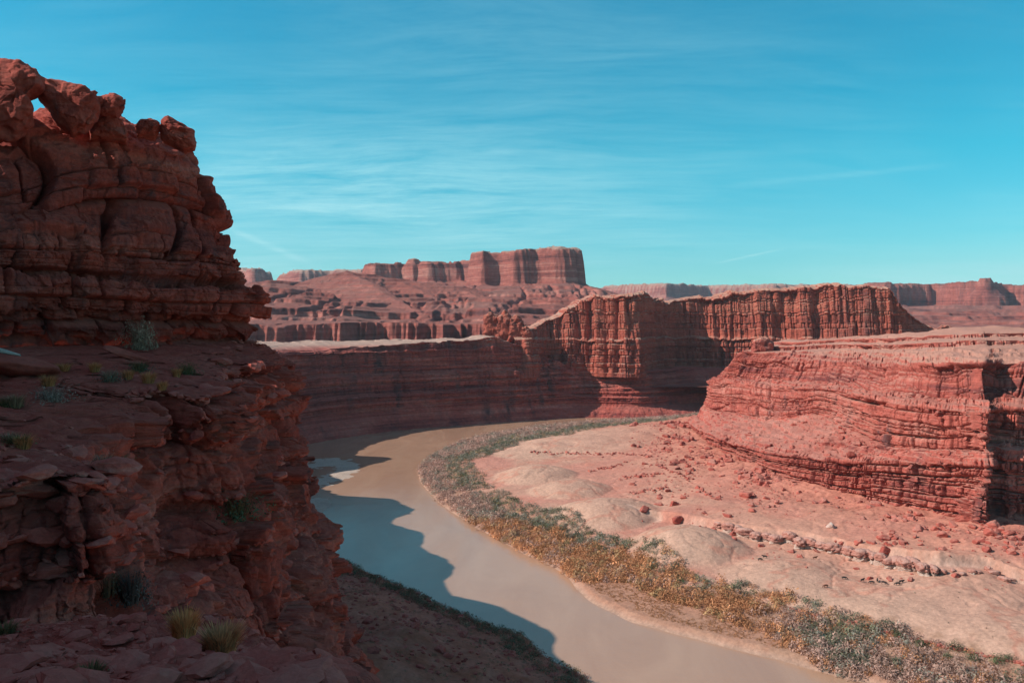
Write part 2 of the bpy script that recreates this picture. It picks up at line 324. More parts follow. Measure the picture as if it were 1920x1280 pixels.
def Tz(x, y, full=False):
    x = np.asarray(x, np.float32); y = np.asarray(y, np.float32)
    wob = fbm(x / 25, y / 25, 0, 3, 2) * 4
    d1 = sdist(P_in, x, y) + wob * 0.5; d2 = sdist(P_near, x, y) + wob * .7
    db = -sdist(P_butte, x, y); db = np.maximum(db, 0)
    f = d1 / (np.maximum(d1, 0) + db * 0.85 + 1)
    land = 2.2 + 5.0 * sm(0, 60, d1) + 14 * np.clip(f, 0, 1) ** 2.2
    for (cx, cy, r, hh) in DW:
        q = ((x - cx) / r) ** 2 + ((y - cy) / (r * 0.95)) ** 2
        q = q * (1 + 0.55 * fbm(x / 34, y / 34, 0, 3, 4))
        land = land + hh * np.clip(1 - q, 0, 1) ** 1.2 * sm(25, 60, d1)
    ds, sg, ts = pdist(scarp, x, y); sd = ds * sg + 2.5 * fbm(x / 9, y / 9, 0, 3, 6)
    inside = sm(5, 40, d1)
    sl_ = sm(-1.0, 1.2, sd) * (1 - sm(30, 90, sd) * .8) * 5.5 * sm(0, 30, ts)
    land = land + sl_ * inside
    # broken ground towards the butte foot
    rough = np.exp(-db / 60) * sm(20, 90, d1)
    rr = fbm(x / 14, y / 14, 0, 5, 8); led = fbm(x / 40, y / 40, 0, 3, 9) * 6
    st = (np.floor(led) + sm(0.0, 0.25, led - np.floor(led))) - led
    land = land + rough * (rr * 2.8 + st * 1.3) + inside * (fbm(x / 5, y / 5, 0, 3, 10) * 0.25 + fbm(x / 60, y / 60, 0, 2, 12) * 1.2)
    # small broken ledges low on the plain
    rill = np.abs(fbm(x / 18, y / 18, 0, 3, 14)); land = land - 0.6 * (1 - sm(0, 0.08, rill)) * inside * sm(40, 80, d1) * (1 - rough)
    h = np.where(d1 > 0, land * sm(0, 5, d1) ** 0.7, np.maximum(-4.0, d1 * 0.25))
    bank = 1.6 * sm(0, 4, d2) + 0.22 * np.maximum(d2, 0) + sm(10, 60, d2) * (fbm(x / 30, y / 30, 0, 4, 20) * 7) + fbm(x / 6, y / 6, 0, 4, 22) * .8 * sm(3, 15, d2)
    h2_ = np.where(d2 > 0, np.minimum(bank, 55), np.maximum(-4.0, d2 * 0.25))
    h = np.maximum(h, h2_)
    # mud bars by the outer bank
    r1 = np.hypot((x + 168) / 26, (y - 690) / 62); bar = 0.34 - 0.9 * np.abs(r1 - 0.78)
    r2 = np.hypot((x + 146 - (y - 560) * .12) / 26, (y - 555) / 48); bar2 = 0.45 - 3 * np.maximum(r2 - 0.55, -0.1)
    bm = np.maximum(bar, bar2) + fbm(x / 8, y / 8, 0, 3, 30) * 0.35
    h = np.where((d1 < -20) & (x < -100) & (y > 480), np.maximum(h, np.minimum(bm, 0.35)), h)
    if full: return h, d1, d2, db, sd, rough
    return h
def ground(px, py, ymax=1400):
    """first hit of the sight line through a photo pixel with the river ground"""
    Y = np.geomspace(180, ymax, 2600); X = (px - 960) / F * Y; Z = H - (py - HY) / F * Y
    h = Tz(X, Y); i = np.argmax(Z < np.maximum(h, 0)); return float(X[i]), float(Y[i]), float(max(h[i], 0))
ncol, nrow = 1150, 900
pxs = np.linspace(-500, 2500, ncol); Ys = np.concatenate([np.geomspace(90, 250, 60, endpoint=False), np.geomspace(250, 1180, nrow - 60)])
XX = (pxs[None] - 960) / F * Ys[:, None]; YY = np.broadcast_to(Ys[:, None], XX.shape)
ZZ, d1, d2, db, sdc, rough = Tz(XX, YY, True)
V = np.stack([XX, YY, ZZ], -1)
# soil colours: a fixed pattern of the ground itself
pn = fbm(XX / 45, YY / 45, 0, 4, 50)[..., None]; fn = fbm(XX / 6, YY / 6, 0, 4, 52)[..., None]
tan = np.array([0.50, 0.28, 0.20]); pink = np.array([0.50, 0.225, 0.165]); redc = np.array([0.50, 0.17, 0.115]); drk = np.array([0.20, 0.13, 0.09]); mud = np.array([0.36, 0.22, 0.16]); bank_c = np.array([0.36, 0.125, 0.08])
c = pink + (tan - pink) * sm(-0.25, 0.25, pn)
dm = np.zeros(XX.shape)
for (cx, cy, r, hh) in DW:
    dm = np.maximum(dm, sm(1.15, 0.7, ((XX - cx) / r) ** 2 + ((YY - cy) / (r * .95)) ** 2))
c = c + (np.array([0.50, 0.305, 0.22]) - c) * (dm[..., None] * .85)
rm = np.clip(rough * 1.3, 0, 1)[..., None]; c = c + (redc - c) * rm * (0.75 + .25 * np.clip(pn * 2, -1, 1))
vs_ = sm(0.02, 0.16, -np.abs(fbm(XX / 26, YY / 26, 0, 4, 54)) + .12)[..., None] * (1 - rm); c = c + (np.array([0.47, 0.16, 0.105]) - c) * vs_ * .7
scw = (sm(-8, -1, sdc) * sm(1.5, -.5, sdc))[..., None] * sm(-.3, .3, fn + .1); c = c + (np.array([0.46, 0.30, 0.235]) - c) * scw * .7 * (db[..., None] > 5)
vg = (sm(46, 34, d1 + fn[..., 0] * 20) * sm(0, 3, d1))[..., None]; c = c + (np.array([0.36, 0.20, 0.13]) - c) * vg * .7
sh = sm(3.5, 0.5, d1)[..., None]; c = c + (mud * 1.15 - c) * sh
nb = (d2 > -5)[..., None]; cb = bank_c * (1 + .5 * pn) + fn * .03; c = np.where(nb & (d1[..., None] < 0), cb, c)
lip = (sm(4, 0, d2) * (d2 > -3))[..., None]; c = c + (np.array([0.42, 0.33, 0.27]) - c) * lip * .5 * (d1[..., None] < 0)
bars = ((d1 < -20) & (d2 < 0))[..., None]; c = np.where(bars, np.array([0.46, 0.35, 0.28]) * (1 + .2 * pn), c)
c = np.clip(c * (1 + fn * .18), 0.02, 0.8)
M_ground = flat_mat('river_flat_soil', (0, 0, 0), 0.95, 0.1, tint=True, sc=0.6, var=0.22)
t = M_ground.node_tree; g_ = t.nodes.new('ShaderNodeNewGeometry'); bp = N(t, 'ShaderNodeBump'); bp.inputs['Strength'].default_value = 0.6; bp.inputs['Distance'].default_value = 1.2
L(t, noise(t, g_.outputs['Position'], 0.35, 8, 0.7), bp.inputs['Height']); L(t, bp.outputs[0], t.nodes['Principled BSDF'].inputs['Normal'])
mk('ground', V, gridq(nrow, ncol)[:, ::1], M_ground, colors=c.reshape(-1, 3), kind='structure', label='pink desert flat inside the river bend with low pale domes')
# ------------------------------------------------------------------ river
mw, t, b = principled('river_water', 0.09, 0.75)
b.inputs['IOR'].default_value = 1.33
g_ = N(t, 'ShaderNodeNewGeometry'); pos = g_.outputs['Position']
wn = noise(t, pos, 0.016, 6, 0.6, 1.6, vscale=(1.6, 0.5, 1), rot=(0, 0, radians(-25)))
L(t, mixc(t, rng_(t, wn, 0.35, 0.65), (0.40, 0.222, 0.142), (0.455, 0.265, 0.172)), b.inputs['Base Color'])
r1 = noise(t, pos, 0.9, 5, 0.6); r2 = noise(t, pos, 0.08, 3, 0.6)
bp = N(t, 'ShaderNodeBump'); bp.inputs['Strength'].default_value = 0.28; bp.inputs['Distance'].default_value = 0.3
L(t, math_(t, 'ADD', r1, math_(t, 'MULTIPLY', r2, 1.5)), bp.inputs['Height'])
wp = noise(t, pos, 0.02, 5, 0.6, 0.8, vscale=(1, .35, 1)); L(t, rng_(t, wp, .4, .62, .05, .22), b.inputs['Roughness']); L(t, bp.outputs[0], b.inputs['Normal'])
Vw = np.array([(-3000, -500, 0), (3000, -500, 0), (3000, 1900, 0), (-3000, 1900, 0)]); mk('river', Vw, [[0, 1, 2, 3]], mw, kind='structure', label='muddy brown river curving round the bend')
# ------------------------------------------------------------------ outer canyon wall
edge = np.array([pz(*q) for q in [(736, 858), (700, 870), (665, 881), (625, 889), (652, 902), (609, 914), (640, 927), (700, 932), (744, 937), (767, 958), (745, 972), (738, 983), (786, 997), (800, 1012), (795, 1027), (830, 1045), (852, 1060), (854, 1068), (844, 1079), (827, 1093), (857, 1114), (900, 1126), (940, 1137), (998, 1160), (1036, 1189), (1048, 1222), (1119, 1278)]] + [(42, 225)], float)
ST = (edge + np.array([SX, SY]) * (107 / math.tan(radians(SUN_EL))))[::-1]  # hidden rim shaped so that its cast shadow follows the edge line
n0 = len(ST); foots = ST + np.linspace([46, -18], [50, 0], n0)
vis = [(-222, 745), (-233, 806), (-192, 894), (-129, 966), (-54, 1016), (7, 1049), (96, 1088), (179, 1084), (262, 1096), (372, 1110), (480, 1120)]
vis = np.array(vis, float); tg = np.gradient(vis, axis=0); tg /= np.linalg.norm(tg, axis=1, keepdims=True); nr = np.stack([-tg[:, 1], tg[:, 0]], 1)   # away from river
foot = np.concatenate([foots, vis]); rim = np.concatenate([ST, vis + nr * 38])
rim[n0] = (-282, 770); rim[n0 + 1] = (-270, 850); rim[n0 + 2] = (-226, 940)
for i_, q_ in ((6, (96, 1138)), (7, (182, 1130)), (8, (290, 1240)), (9, (375, 1232)), (10, (475, 1200))): rim[n0 + i_] = q_
rowsz = [(0, -3), (0.16, 7), (0.42, 24), (0.48, 41), (0.58, 45), (0.64, 66), (0.74, 70), (0.84, 95), (0.90, 97), (1.0, 107)]
net = []
lowz = np.interp(np.arange(len(foot)) - n0, [0, 5.2, 6, 7, 10], [1, 1, 0.6, 0.57, 0.56])
wl = (1 - lowz) / 0.44
for (fo, zz_), za in zip(rowsz, [-3, 6, 14, 26, 28, 38, 40, 51, 53, 59]):
    P = foot + (rim - foot) * fo
    zl = zz_ * (1 - wl) + za * wl
    if fo == 1.0: zl = zl - np.interp(np.arange(len(foot)) - n0, [-1, 0, 2, 3, 4.2], [0, 8, 8, 4, 0])
    net.append(np.concatenate([P, zl[:, None]], 1))
back = rim + (rim - foot) * np.where(np.arange(len(foot)) < n0, 0.6, np.where(np.arange(len(foot)) > n0 + 5, .3, 1.2))[:, None]
net.append(np.concatenate([back, (107 * lowz + 1)[:, None]], 1)); bk2 = rim + (rim - foot) * np.where(wl > .3, .6, 2.8)[:, None]; net.append(np.concatenate([bk2, (107 * lowz - 12)[:, None]], 1))
ww = np.interp(np.arange(len(foot)) - n0, [-30, -1, 0, 10], [0.35, 0.35, 1.5, 1.5])
P, s, tz_ = loft(net, [20, 34, 40, 20, 40, 20, 50, 20, 40, 30, 12], 1500, ww, soft=1)
n = normals(P); st_ = 1 - np.clip(n[..., 2], 0, 1) ** 2
zc = P[..., 2]
fb = fbm(P[..., 0] / 30, P[..., 1] / 30, zc / 30, 4, 60)
cl = sm(14, 26, zc)
d = st_ * cl * (flute(s, zc, [(38, 5.0), (14, 3.6), (6, 1.8)], 61, 10) * sm(20, 60, zc) + blocks(s, zc, 2.2, 7, 9, 1.3, 1.4, 1.2, 2.4, 62) + blocks(s, zc, 0.7, 2.2, 4, .4, .4, .3, .4, 63)) + fb * 3.0 * cl + (1 - cl) * fbm(P[..., 0] / 9, P[..., 1] / 9, 0, 4, 64) * 2.4
P = P + n * d[..., None]; P[..., 2] += sm(92, 100, zc) * (fbm(s / 22, s * 0, 0, 4, 65) * 3.0 + blocks(s, zc, 3, 6, 8, .6, 1.0, .9, .2, 66) * .6)
mk('canyon_wall', P, gridq(*P.shape[:2]), M_wall, kind='structure', label='shadowed layered cliff on the outer bank with a pale rim')
# ------------------------------------------------------------------ fluted cliff above the wall
S_ = dict(
 a=[(10, 1078), (4, 1096), (2, 1110), (0, 1118), (-6, 1150)], b=[(30, 1086), (24, 1106), (22, 1118), (20, 1124), (10, 1165)], c=[(60, 1140), (60, 1144), (60, 1148), (59, 1157), (52, 1223)],
 d=[(112, 1128), (112, 1132), (112, 1136), (111, 1145), (104, 1211)], e=[(161, 1100), (161, 1104), (161, 1108), (160, 1117), (153, 1183)], f=[(192, 1126), (192, 1130), (192, 1134), (191, 1143), (184, 1209)],
 g=[(210, 1178), (210, 1182), (210, 1186), (209, 1195), (202, 1261)], h=[(247, 1238), (247, 1242), (247, 1246), (246, 1255), (239, 1321)], i=[(284, 1262), (284, 1266), (284, 1270), (283, 1279), (276, 1345)],
 j=[(367, 1237), (367, 1241), (367, 1245), (366, 1254), (359, 1320)], k=[(456, 1207), (456, 1211), (456, 1215), (455, 1224), (448, 1290)], l=[(520, 1182), (520, 1186), (520, 1190), (519, 1199), (512, 1265)],
 m=[(566, 1167), (566, 1171), (566, 1175), (565, 1184), (558, 1250)], n=[(590, 1172), (590, 1176), (590, 1180), (589, 1189), (582, 1255)], o=[(646, 1207), (646, 1211), (646, 1215), (645, 1224), (638, 1290)], p=[(731, 1292), (731, 1296), (731, 1300), (730, 1309), (723, 1375)])
zr = dict(a=112, b=118, c=140, d=166, e=174, f=176, g=171, h=166, i=170, j=180, k=189, l=187, m=181, n=155, o=125, p=112)
net = [[], [], [], [], [], []]
for key, pts in S_.items():
    z = zr[key]
    for r, q in enumerate((54, 106, 110, z - 3, z)):
        p_ = pts[min(r, 3)] if r < 4 else (pts[3][0] * .85 + pts[4][0] * .15, pts[3][1] * .85 + pts[4][1] * .15)
        net[r].append((p_[0], p_[1], min(q, z - 2) if r < 3 else q))
    net[5].append((pts[4][0], pts[4][1] + 20, z - 2))
P, s, _ = loft(net, [90, 14, 150, 12, 20], 1500, soft=1)
n = normals(P); st_ = 1 - np.clip(n[..., 2], 0, 1) ** 2; zc = P[..., 2]
hmid = fbm(s / 30, s * 0, 0, 4, 70)
d = st_ * (flute(s, zc, [(60, 5.5), (21, 5.5), (9, 3.0), (4, 1.4)], 71, 12) + blocks(s, zc, 4, 16, 10, 1.8, 2.0, 1.5, 1.0, 72) + blocks(s, zc, 1.2, 4, 5, .5, .5, .5, .5, 73)) + fbm(P[..., 0] / 30, P[..., 1] / 30, zc / 30, 4, 74) * 3.0
d = d * np.where(zc < 60, .5, 1)
P = P + n * d[..., None]; P[..., 2] += sm(112, 170, zc) * (hmid * 5 + np.round(fbm(s / 12, s * 0, 0, 2, 75) * 3) * 1.6)
mk('fluted_cliff', P, gridq(*P.shape[:2]), M_mid, kind='structure', label='tall deep red fluted cliff above the canyon wall')
# ------------------------------------------------------------------ right butte
B = [
 [(250,980,8),(262,975,26),(268,970,28),(270,966,50),(280,960,62),(290,950,66),(305,930,90),(320,910,96),(400,900,100)],
 [(190,862,8),(190,856,26),(200,852,29),(202,850,38),(209,845,68),(216,838,73),(226,815,93),(234,800,102),(300,850,107)],
 [(172,690,17),(174,691,32),(185,700,36),(203,745,44.6),(210,762,73),(217,765,78),(223,757,95),(230,752,102),(300,800,108)],
 [(183,596,19),(186,598,34),(193,606,38),(220,676,47),(228,694,75),(238,702,80),(246,704,96),(256,712,104),(318,790,110)],
 [(194,537,20),(196,540,39),(203,548,42),(243,630,57),(247,636,78),(258,648,82),(269,660,98),(283,684,106),(330,780,112)],
 [(206,505,21),(208,508,42),(214,514,45),(235,560,53),(239,566,80),(250,580,83),(262,592,99),(280,618,107),(330,720,115)],
 [(219,480,22),(222,484,46),(226,488,49),(230,492,52),(236,497,81),(246,512,84),(258,527,103),(276,556,110),(335,660,118)],
 [(235,443,23),(238,447,52),(241,451,54),(244,454,57),(248,459,81),(259,475,86),(264,484,106),(286,525,112),(350,650,119)],
 [(247,415,24),(250,420,55),(252,424,58),(254,427,60),(258,432,82),(268,452,87),(272,462,107),(306,515,113),(373,640,119)],
 [(251,430,27),(260,432,55),(262,436,58),(264,439,60),(267,443,82),(278,460,87),(284,470,107),(316,520,113),(380,640,118)],
 [(266,438,29),(268,441,56),(272,444,59),(275,446,61),(278,450,82),(286,464,87),(294,474,107),(330,522,113),(400,640,118)],
 [(276,431,30),(279,434,56),(283,437,59),(287,440,61),(292,445,82),(303,459,87),(316,468,107),(345,520,113),(420,640,118)],
 [(360,425,30),(361,428,56),(363,431,59),(364,433,61),(366,437,82),(369,448,87),(372,456,107),(390,510,113),(460,640,118)],
 [(460,400,30),(461,403,56),(463,406,59),(464,408,61),(466,412,82),(469,423,87),(472,430,107),(490,510,113),(560,640,118)]]
B = np.array(B, float); Nt = B.transpose(1, 0, 2); low = Nt[:1].copy(); low[..., 2] -= 14
a6, a7 = Nt[7], Nt[8]; t1 = a6 + (a7 - a6) * .30; t1[:, 2] = a6[:, 2] + 1.2; t2 = a6 + (a7 - a6) * .33; t2[:, 2] = a6[:, 2] + 5.0; t3 = a6 + (a7 - a6) * .62; t3[:, 2] = a6[:, 2] + 5.8; t4 = a6 + (a7 - a6) * .65; t4[:, 2] = a6[:, 2] + 9.0
a7 = a7.copy(); a7[:, 2] = a6[:, 2] + 10.5; Nt = np.concatenate([low, Nt[:8], [t1, t2, t3, t4, a7]], 0)
ww = [0.3, 1, 1, 1, 1.2, 1.3, 1.4, 1.5, 1.5, 1.5, 1.5, 1.2, .5, .4]
P, s, S = loft(Nt, [8, 95, 14, 56, 80, 24, 60, 34, 18, 18, 14, 14, 14], 2300, ww, strat=[-14, 0, 27, 31, 33, 56, 61, 76, 86, 87, 92, 93, 97, 99], soft=1)
n = normals(P, 5, 14); nz = np.clip(n[..., 2], 0, 1); st_ = 1 - nz ** 2; zc = P[..., 2]
talus = sm(29, 31, S) * sm(35, 33, S); nt_b = 1 - .85 * talus
band = ((S > 61) & (S < 78)) * 1.0
bl = blocks(s, S, 1.8, 11.0, 5.0, 1.1, 2.8, 1.1, 1.5, 82) + blocks(s, S, .9, 4.2, 3.0, .4, .7, .4, .3, 83) + facets(P[..., 0], P[..., 1], P[..., 2], 5, 8, .7) * .22 + blocks(s, S, 9, 16, 12, 1.6, 4.2, 1.6, .6, 89) + blocks(s, S, 4, 9, 4.2, 1.2, 2.6, .5, .3, 90)
bu = blocks(s, S, 7, 12, 6, 1.5, 3.2, 1.8, .8, 84)
d = st_ * (flute(s, zc, [(34, 4.5), (13, 2.6), (5, 1.0)], 81, 10) * nt_b + bl * (1 - band * .6) * nt_b + bu * band + talus * fbm(P[..., 0] / 6, P[..., 1] / 6, zc / 5, 4, 91) * 3.5 + fbm(P[..., 0] / 22, P[..., 1] / 22, zc / 40, 4, 85) * 4.0) \
    + (1 - st_) * (fbm(P[..., 0] / 16, P[..., 1] / 16, 0, 5, 86) * np.where(S > 86, 1.2, 2.6) + np.clip(fbm(P[..., 0] / 5, P[..., 1] / 5, 0, 3, 88), 0, 1) * 3.0 * (S < 86))
P = P + n * d[..., None]
kb = np.exp(-(((P[..., 0] - 385) / 48) ** 2 + ((P[..., 1] - 690) / 60) ** 2)); P[..., 2] += kb * 7
q = P[..., 2] / np.where(S < 86, 3.2, 2.4) + 1.4 * fbm(P[..., 0] / 30, P[..., 1] / 30, 0, 4, 880); fr = q - np.floor(q)
P[..., 2] += sm(.3, .8, 1 - st_) * (sm(.3, .75, fr) - fr) * np.where(S < 86, 2.2, .8)
kb = np.exp(-(((P[..., 0] - 385) / 22) ** 2 + ((P[..., 1] - 690) / 30) ** 2)); P[..., 2] += kb * 4
mk('butte', P, gridq(*P.shape[:2]), M_butte, kind='structure', label='sunlit red layered butte standing on the right')
BUT = P; BUN = normals(P, 1)
# ------------------------------------------------------------------ far country
def at(px, Y): return ((px - 960) / F * Y, Y)
def zat(py, Y): return H + (HY - py) / F * Y
mesas = [  # outline (px, Y), top z, cliff height, talus drop, talus run
 ([(672, 3250), (700, 3180), (760, 3230), (800, 3160), (860, 3200), (905, 3120), (930, 3300), (900, 3800), (700, 3900)], zat(490, 3200), 78, 110, 330),
 ([(872, 3060), (900, 2960), (935, 2980), (960, 2900), (1000, 2930), (1040, 2880), (1080, 2900), (1098, 2960), (1092, 3300), (1000, 3500), (890, 3400)], zat(466, 2930), 128, 170, 420),
 ([(430, 5200), (470, 4900), (500, 5100), (520, 5300), (400, 6500)], zat(502, 5000), 120, 200, 700),
 ([(515, 5600), (560, 5300), (620, 5400), (680, 5200), (720, 5600), (600, 6800)], zat(507, 5400), 90, 200, 700),
 ([(1600, 4700), (1660, 4500), (1750, 4700), (1800, 4450), (1870, 4400), (1890, 4700), (2000, 4500), (2300, 4600), (2300, 6500), (1500, 6500)], zat(530, 4550), 120, 130, 500),
 ([(1828, 4420), (1850, 4390), (1868, 4420), (1862, 4600), (1835, 4600)], zat(519, 4400), 60, 60, 60),
 ([(1130, 8300), (1250, 7600), (1330, 8200), (1450, 7800), (1600, 8100), (1700, 8600), (1600, 9500), (1100, 9500)], zat(533, 8000), 130, 200, 500),
 ([(-400, 6500), (0, 6000), (440, 6600), (440, 9500), (-400, 9500)], zat(520, 6300), 130, 200, 600),
 ([(760, 3250), (775, 3230), (795, 3250), (780, 3300)], zat(481, 3240), 25, 20, 20)]
ridge = np.array([at(470, 2250), at(520, 2250), at(575, 2280), at(650, 2300), at(720, 2330), at(850, 2300), at(960, 2330), at(1040, 2500)]); rz = [zat(560, 2250), zat(545, 2250), zat(525, 2280), zat(507, 2300), zat(518, 2330), zat(535, 2300), zat(552, 2330), zat(560, 2500)]
spurs = [[(650, 509, 2300), (700, 530, 2120), (745, 560, 1950), (800, 590, 1760)], [(860, 537, 2320), (900, 556, 2150), (935, 588, 1900)], [(740, 522, 2330), (800, 545, 2200), (845, 575, 2000)], [(500, 548, 2250), (540, 566, 2050), (600, 592, 1800)], [(985, 545, 2600), (1030, 575, 2200), (1060, 592, 1950)]]
def Bz(x, y):
    base = 92 + 0 * x
    ysc = 1480 + 70 * fbm(x / 160, y * 0 + 3, 0, 3, 90) + 0.16 * x + np.abs(fbm(x / 60, y / 2500, 0, 4, 91)) * np.interp(y, [1650, 1800], [120, 25])
    D = y - ysc + fbm(x / 25, y / 60, 0, 4, 92) * 14
    n1 = fbm(x / 420, y / 1800, 0, 3, 93) * 190; D2 = D + n1
    h = np.interp(D + n1 * sm(60, 220, D), [-400, -60, 0, 60, 1100, 3000, 9000], [84, 90, 97, 100, 150, 175, 190])
    for i, (D0, rise, wd_, na) in enumerate([(0, 30, 12, 0), (120, 5, 10, 30), (230, 14, 14, 60), (330, 5, 12, 60), (420, 10, 14, 80), (520, 6, 12, 80), (640, 12, 16, 90), (760, 6, 14, 90), (900, 10, 18, 100)]):
        al = (np.abs(fbm(x / (70 if i == 0 else 260) + i * 9, y / (200 if i == 0 else 2500), 0, 5 if i == 0 else 4, 200 + i)) * (150 if i == 0 else 70) + fbm(x / 30, y / 60, 0, 5, 220 + i) * (9 if i == 0 else 7))
        rs_ = rise * (0.65 + .7 * vn(x / 140, y / 300, 0, 240 + i))
        h = h + rs_ * sm(0, wd_ * (1 if i == 0 else 1.9 if i % 2 else 1.0), D + n1 * (na / 110) - D0 + al - 40 - (0 if i else 0)) * (1 if i else 1)
    gl = np.abs(fbm(x / 120, y / 700, 0, 5, 260)); h = h - sm(.10, 0, gl) * 12 * sm(120, 300, D)
    fade = sm(-60, 200, x / 1 + 0 - (y - 1200) * .2)          # lower, open country on the right
    px = 960 + x / y * F
    right = sm(1090, 1330, px)
    hr = np.interp(y, [1000, 1300, 1800, 2400, 3200, 4200, 8000], [96, 96, 98, 118, 160, 215, 240]) + fbm(x / 400, y / 400, 0, 5, 95) * 34
    qr = hr / 20 + fbm(x / 200, y / 200, 0, 3, 97) * .35; hr = (np.floor(qr) + sm(.72, .95, qr - np.floor(qr))) * 20 + (hr - qr * 20) * .8
    h = h * (1 - right) + hr * right
    d_, _, tt = pdist(ridge, x, y)
    zc = np.interp(tt, np.concatenate([[0], np.cumsum(np.hypot(*np.diff(ridge, axis=0).T))]), rz)
    gul = np.abs(fbm(x / 70, y / 400, 0, 5, 96))
    h = np.maximum(h, zc - 0.40 * np.maximum(d_ - 12, 0) - gul * np.minimum(d_, 200) * .34)
    for sp_ in spurs:
        pr_ = np.array([at(q[0], q[2]) for q in sp_]); zr_ = [zat(q[1], q[2]) for q in sp_]
        d_, sg_, tt = pdist(pr_, x, y); zc = np.interp(tt, np.concatenate([[0], np.cumsum(np.hypot(*np.diff(pr_, axis=0).T))]), zr_)
        d_ = d_ + fbm(x / 40, y / 40, 0, 4, 97) * 16
        h = np.maximum(h, zc - np.where(sg_ > 0, .95, .38) * np.maximum(d_ - 5, 0))
    for i, (o, zt, ch, td, tr) in enumerate(mesas):
        Po = np.array([at(*q) for q in o]); 
        bb = (x > Po[:, 0].min() - tr * 1.6) & (x < Po[:, 0].max() + tr * 1.6) & (y > Po[:, 1].min() - tr * 1.6) & (y < Po[:, 1].max() + tr * 1.6)
        if not bb.any(): continue
        xb, yb = x[bb], y[bb]; kk = zt / 400
        dd = sdist(Po, xb, yb) + flute(xb + yb * .6, yb * 0, [(90 * kk, 16 * kk), (38 * kk, 9 * kk), (16 * kk, 4 * kk)], 100 + i, 9) * (1 if ch > 70 else .3)
        g2 = np.abs(fbm(xb / 60, yb / 500, 0, 5, 120 + i))
        hh = np.interp(dd, [-tr * 1.5, -tr, 0, 7 * kk, 12 * kk, 20 * kk, 200], [-400, zt - ch - td, zt - ch, zt - ch * .42, zt - ch * .36, zt - 3, zt + 2]) + (sm(-5, 20, dd) * (np.round(fbm(xb / 70, yb / 70, 0, 3, 150 + i) * 5) * 4 * kk if ch > 70 else 0))
        hh = hh - np.where(dd < 0, g2 * np.minimum(-dd, 150) * .25, 0)
        h[bb] = np.maximum(h[bb], hh)
    # bedding: the slopes step down in thin ledges
    q = h / 13 + fbm(x / 500, y / 500, 0, 3, 130) * .6; fr = q - np.floor(q)
    stepz = (sm(0.55, 0.95, fr) - fr) * 13
    cliffy = sm(0.1, 0.5, fbm(x / 180, y / 900, 0, 3, 131) * .7 + .45)
    h = h + stepz * cliffy * np.interp(y, [1900, 2500], [.22, .5]) * sm(100, 135, h) + fbm(x / 22, y / 22, 0, 5, 132) * 1.7 * np.clip(y / 2500, .4, 2.5)
    return h
ncol, nrow = 1300, 1100
pxs = np.linspace(-300, 2400, ncol); Ys = np.concatenate([np.geomspace(1120, 3700, 900, endpoint=False), np.geomspace(3700, 9800, 200)])
XX = (pxs[None] - 960) / F * Ys[:, None]; YY = np.broadcast_to(Ys[:, None], XX.shape).copy()
ZZ = Bz(XX, YY)
# keep under the fluted cliff and wall in front
ZZ = np.where(YY < 1500, np.minimum(ZZ, np.where(XX > 230, 100, ZZ)), ZZ)
fr_ = np.where(XX > 60, sm(0, 130, YY - (1240 - .0 * XX)), sm(1120, 1330, YY + np.maximum(-XX, 0) * .7)); ZZ = ZZ * fr_ + (1 - fr_) * np.minimum(ZZ, 40)
mk('hills', np.stack([XX, YY, ZZ], -1), gridq(nrow, ncol), M_back, kind='structure', label='distant terraced slopes and flat topped mesas')
# ------------------------------------------------------------------ foreground upper cliff
pf = np.array([(-30, -40), (-29, -20), (-29.5, -4), (-31, 12), (-31, 26), (-29.3, 36), (-26.6, 42), (-23.7, 46), (-20.8, 50), (-18.3, 53.6), (-17.6, 56), (-18.6, 59), (-21.5, 62), (-28, 66), (-40, 70)], float)
tg = np.gradient(pf, axis=0); tg /= np.linalg.norm(tg, axis=1, keepdims=True); nf = np.stack([tg[:, 1], -tg[:, 0]], 1)   # outward
prof = [(1.6, -3.5), (1.5, -1.6), (1.2, -1.0), (.66, -.7), (.37, .2), (0, 1.0), (0, 2.25), (.8, 2.5), (1.2, 2.9), (1.3, 4.6), (2.1, 5.6), (3.3, 6.3), (2.9, 7.2), (3.2, 8.6), (3.6, 10.1), (4.6, 11.3), (5.8, 11.8), (9, 11.9), (16, 10.8)]
zrim = np.array([60, 60, 55, 45, 26, 15.5, 9.3, 12.4, 13.7, 12.3, 9.9, 9.0, 9.0, 9, 9.]) / 11.9  # unseen near end is raised far higher, to shade the ledges below
net = [[(*(pf[k] - nf[k] * o), H + (z if z < 4 else 4 + (z - 4) * ((zrim[k] * 11.9 - 4) / 7.9))) for k in range(len(pf))] for o, z in prof]
ww = [.15, .15, .2, .3, .6, 1.2, 1.5, 1.6, 1.7, 1.7, 1.6, 1.2, .6, .3, .2]
P, s, S = loft(net, [12, 16, 18, 26, 26, 36, 18, 18, 60, 34, 30, 28, 44, 44, 34, 18, 24, 16], 1500, ww, strat=[p[1] for p in prof], soft=2)
n = normals(P, 4)
up = sm(3.2, 5.2, S)
wv = fbm(P[..., 0] / 5, P[..., 1] / 5, P[..., 2] / 5, 3, 140)
b1 = blocks(s + .7 * np.sin(S * .9 + s * .3), S, 3.0, 7.5, 2.6, .6, 1.1, .7, .3, 141) + blocks(s, S, .9, 2.6, 3.6, .24, .35, .38, .35, 147, pw=.3); b2 = blocks(s, S, .5, 1.25, 1.9, .32, .45, .35, .5, 142); b3 = blocks(s, S, .18, .6, 1.1, .10, .12, .07, .08, 143)
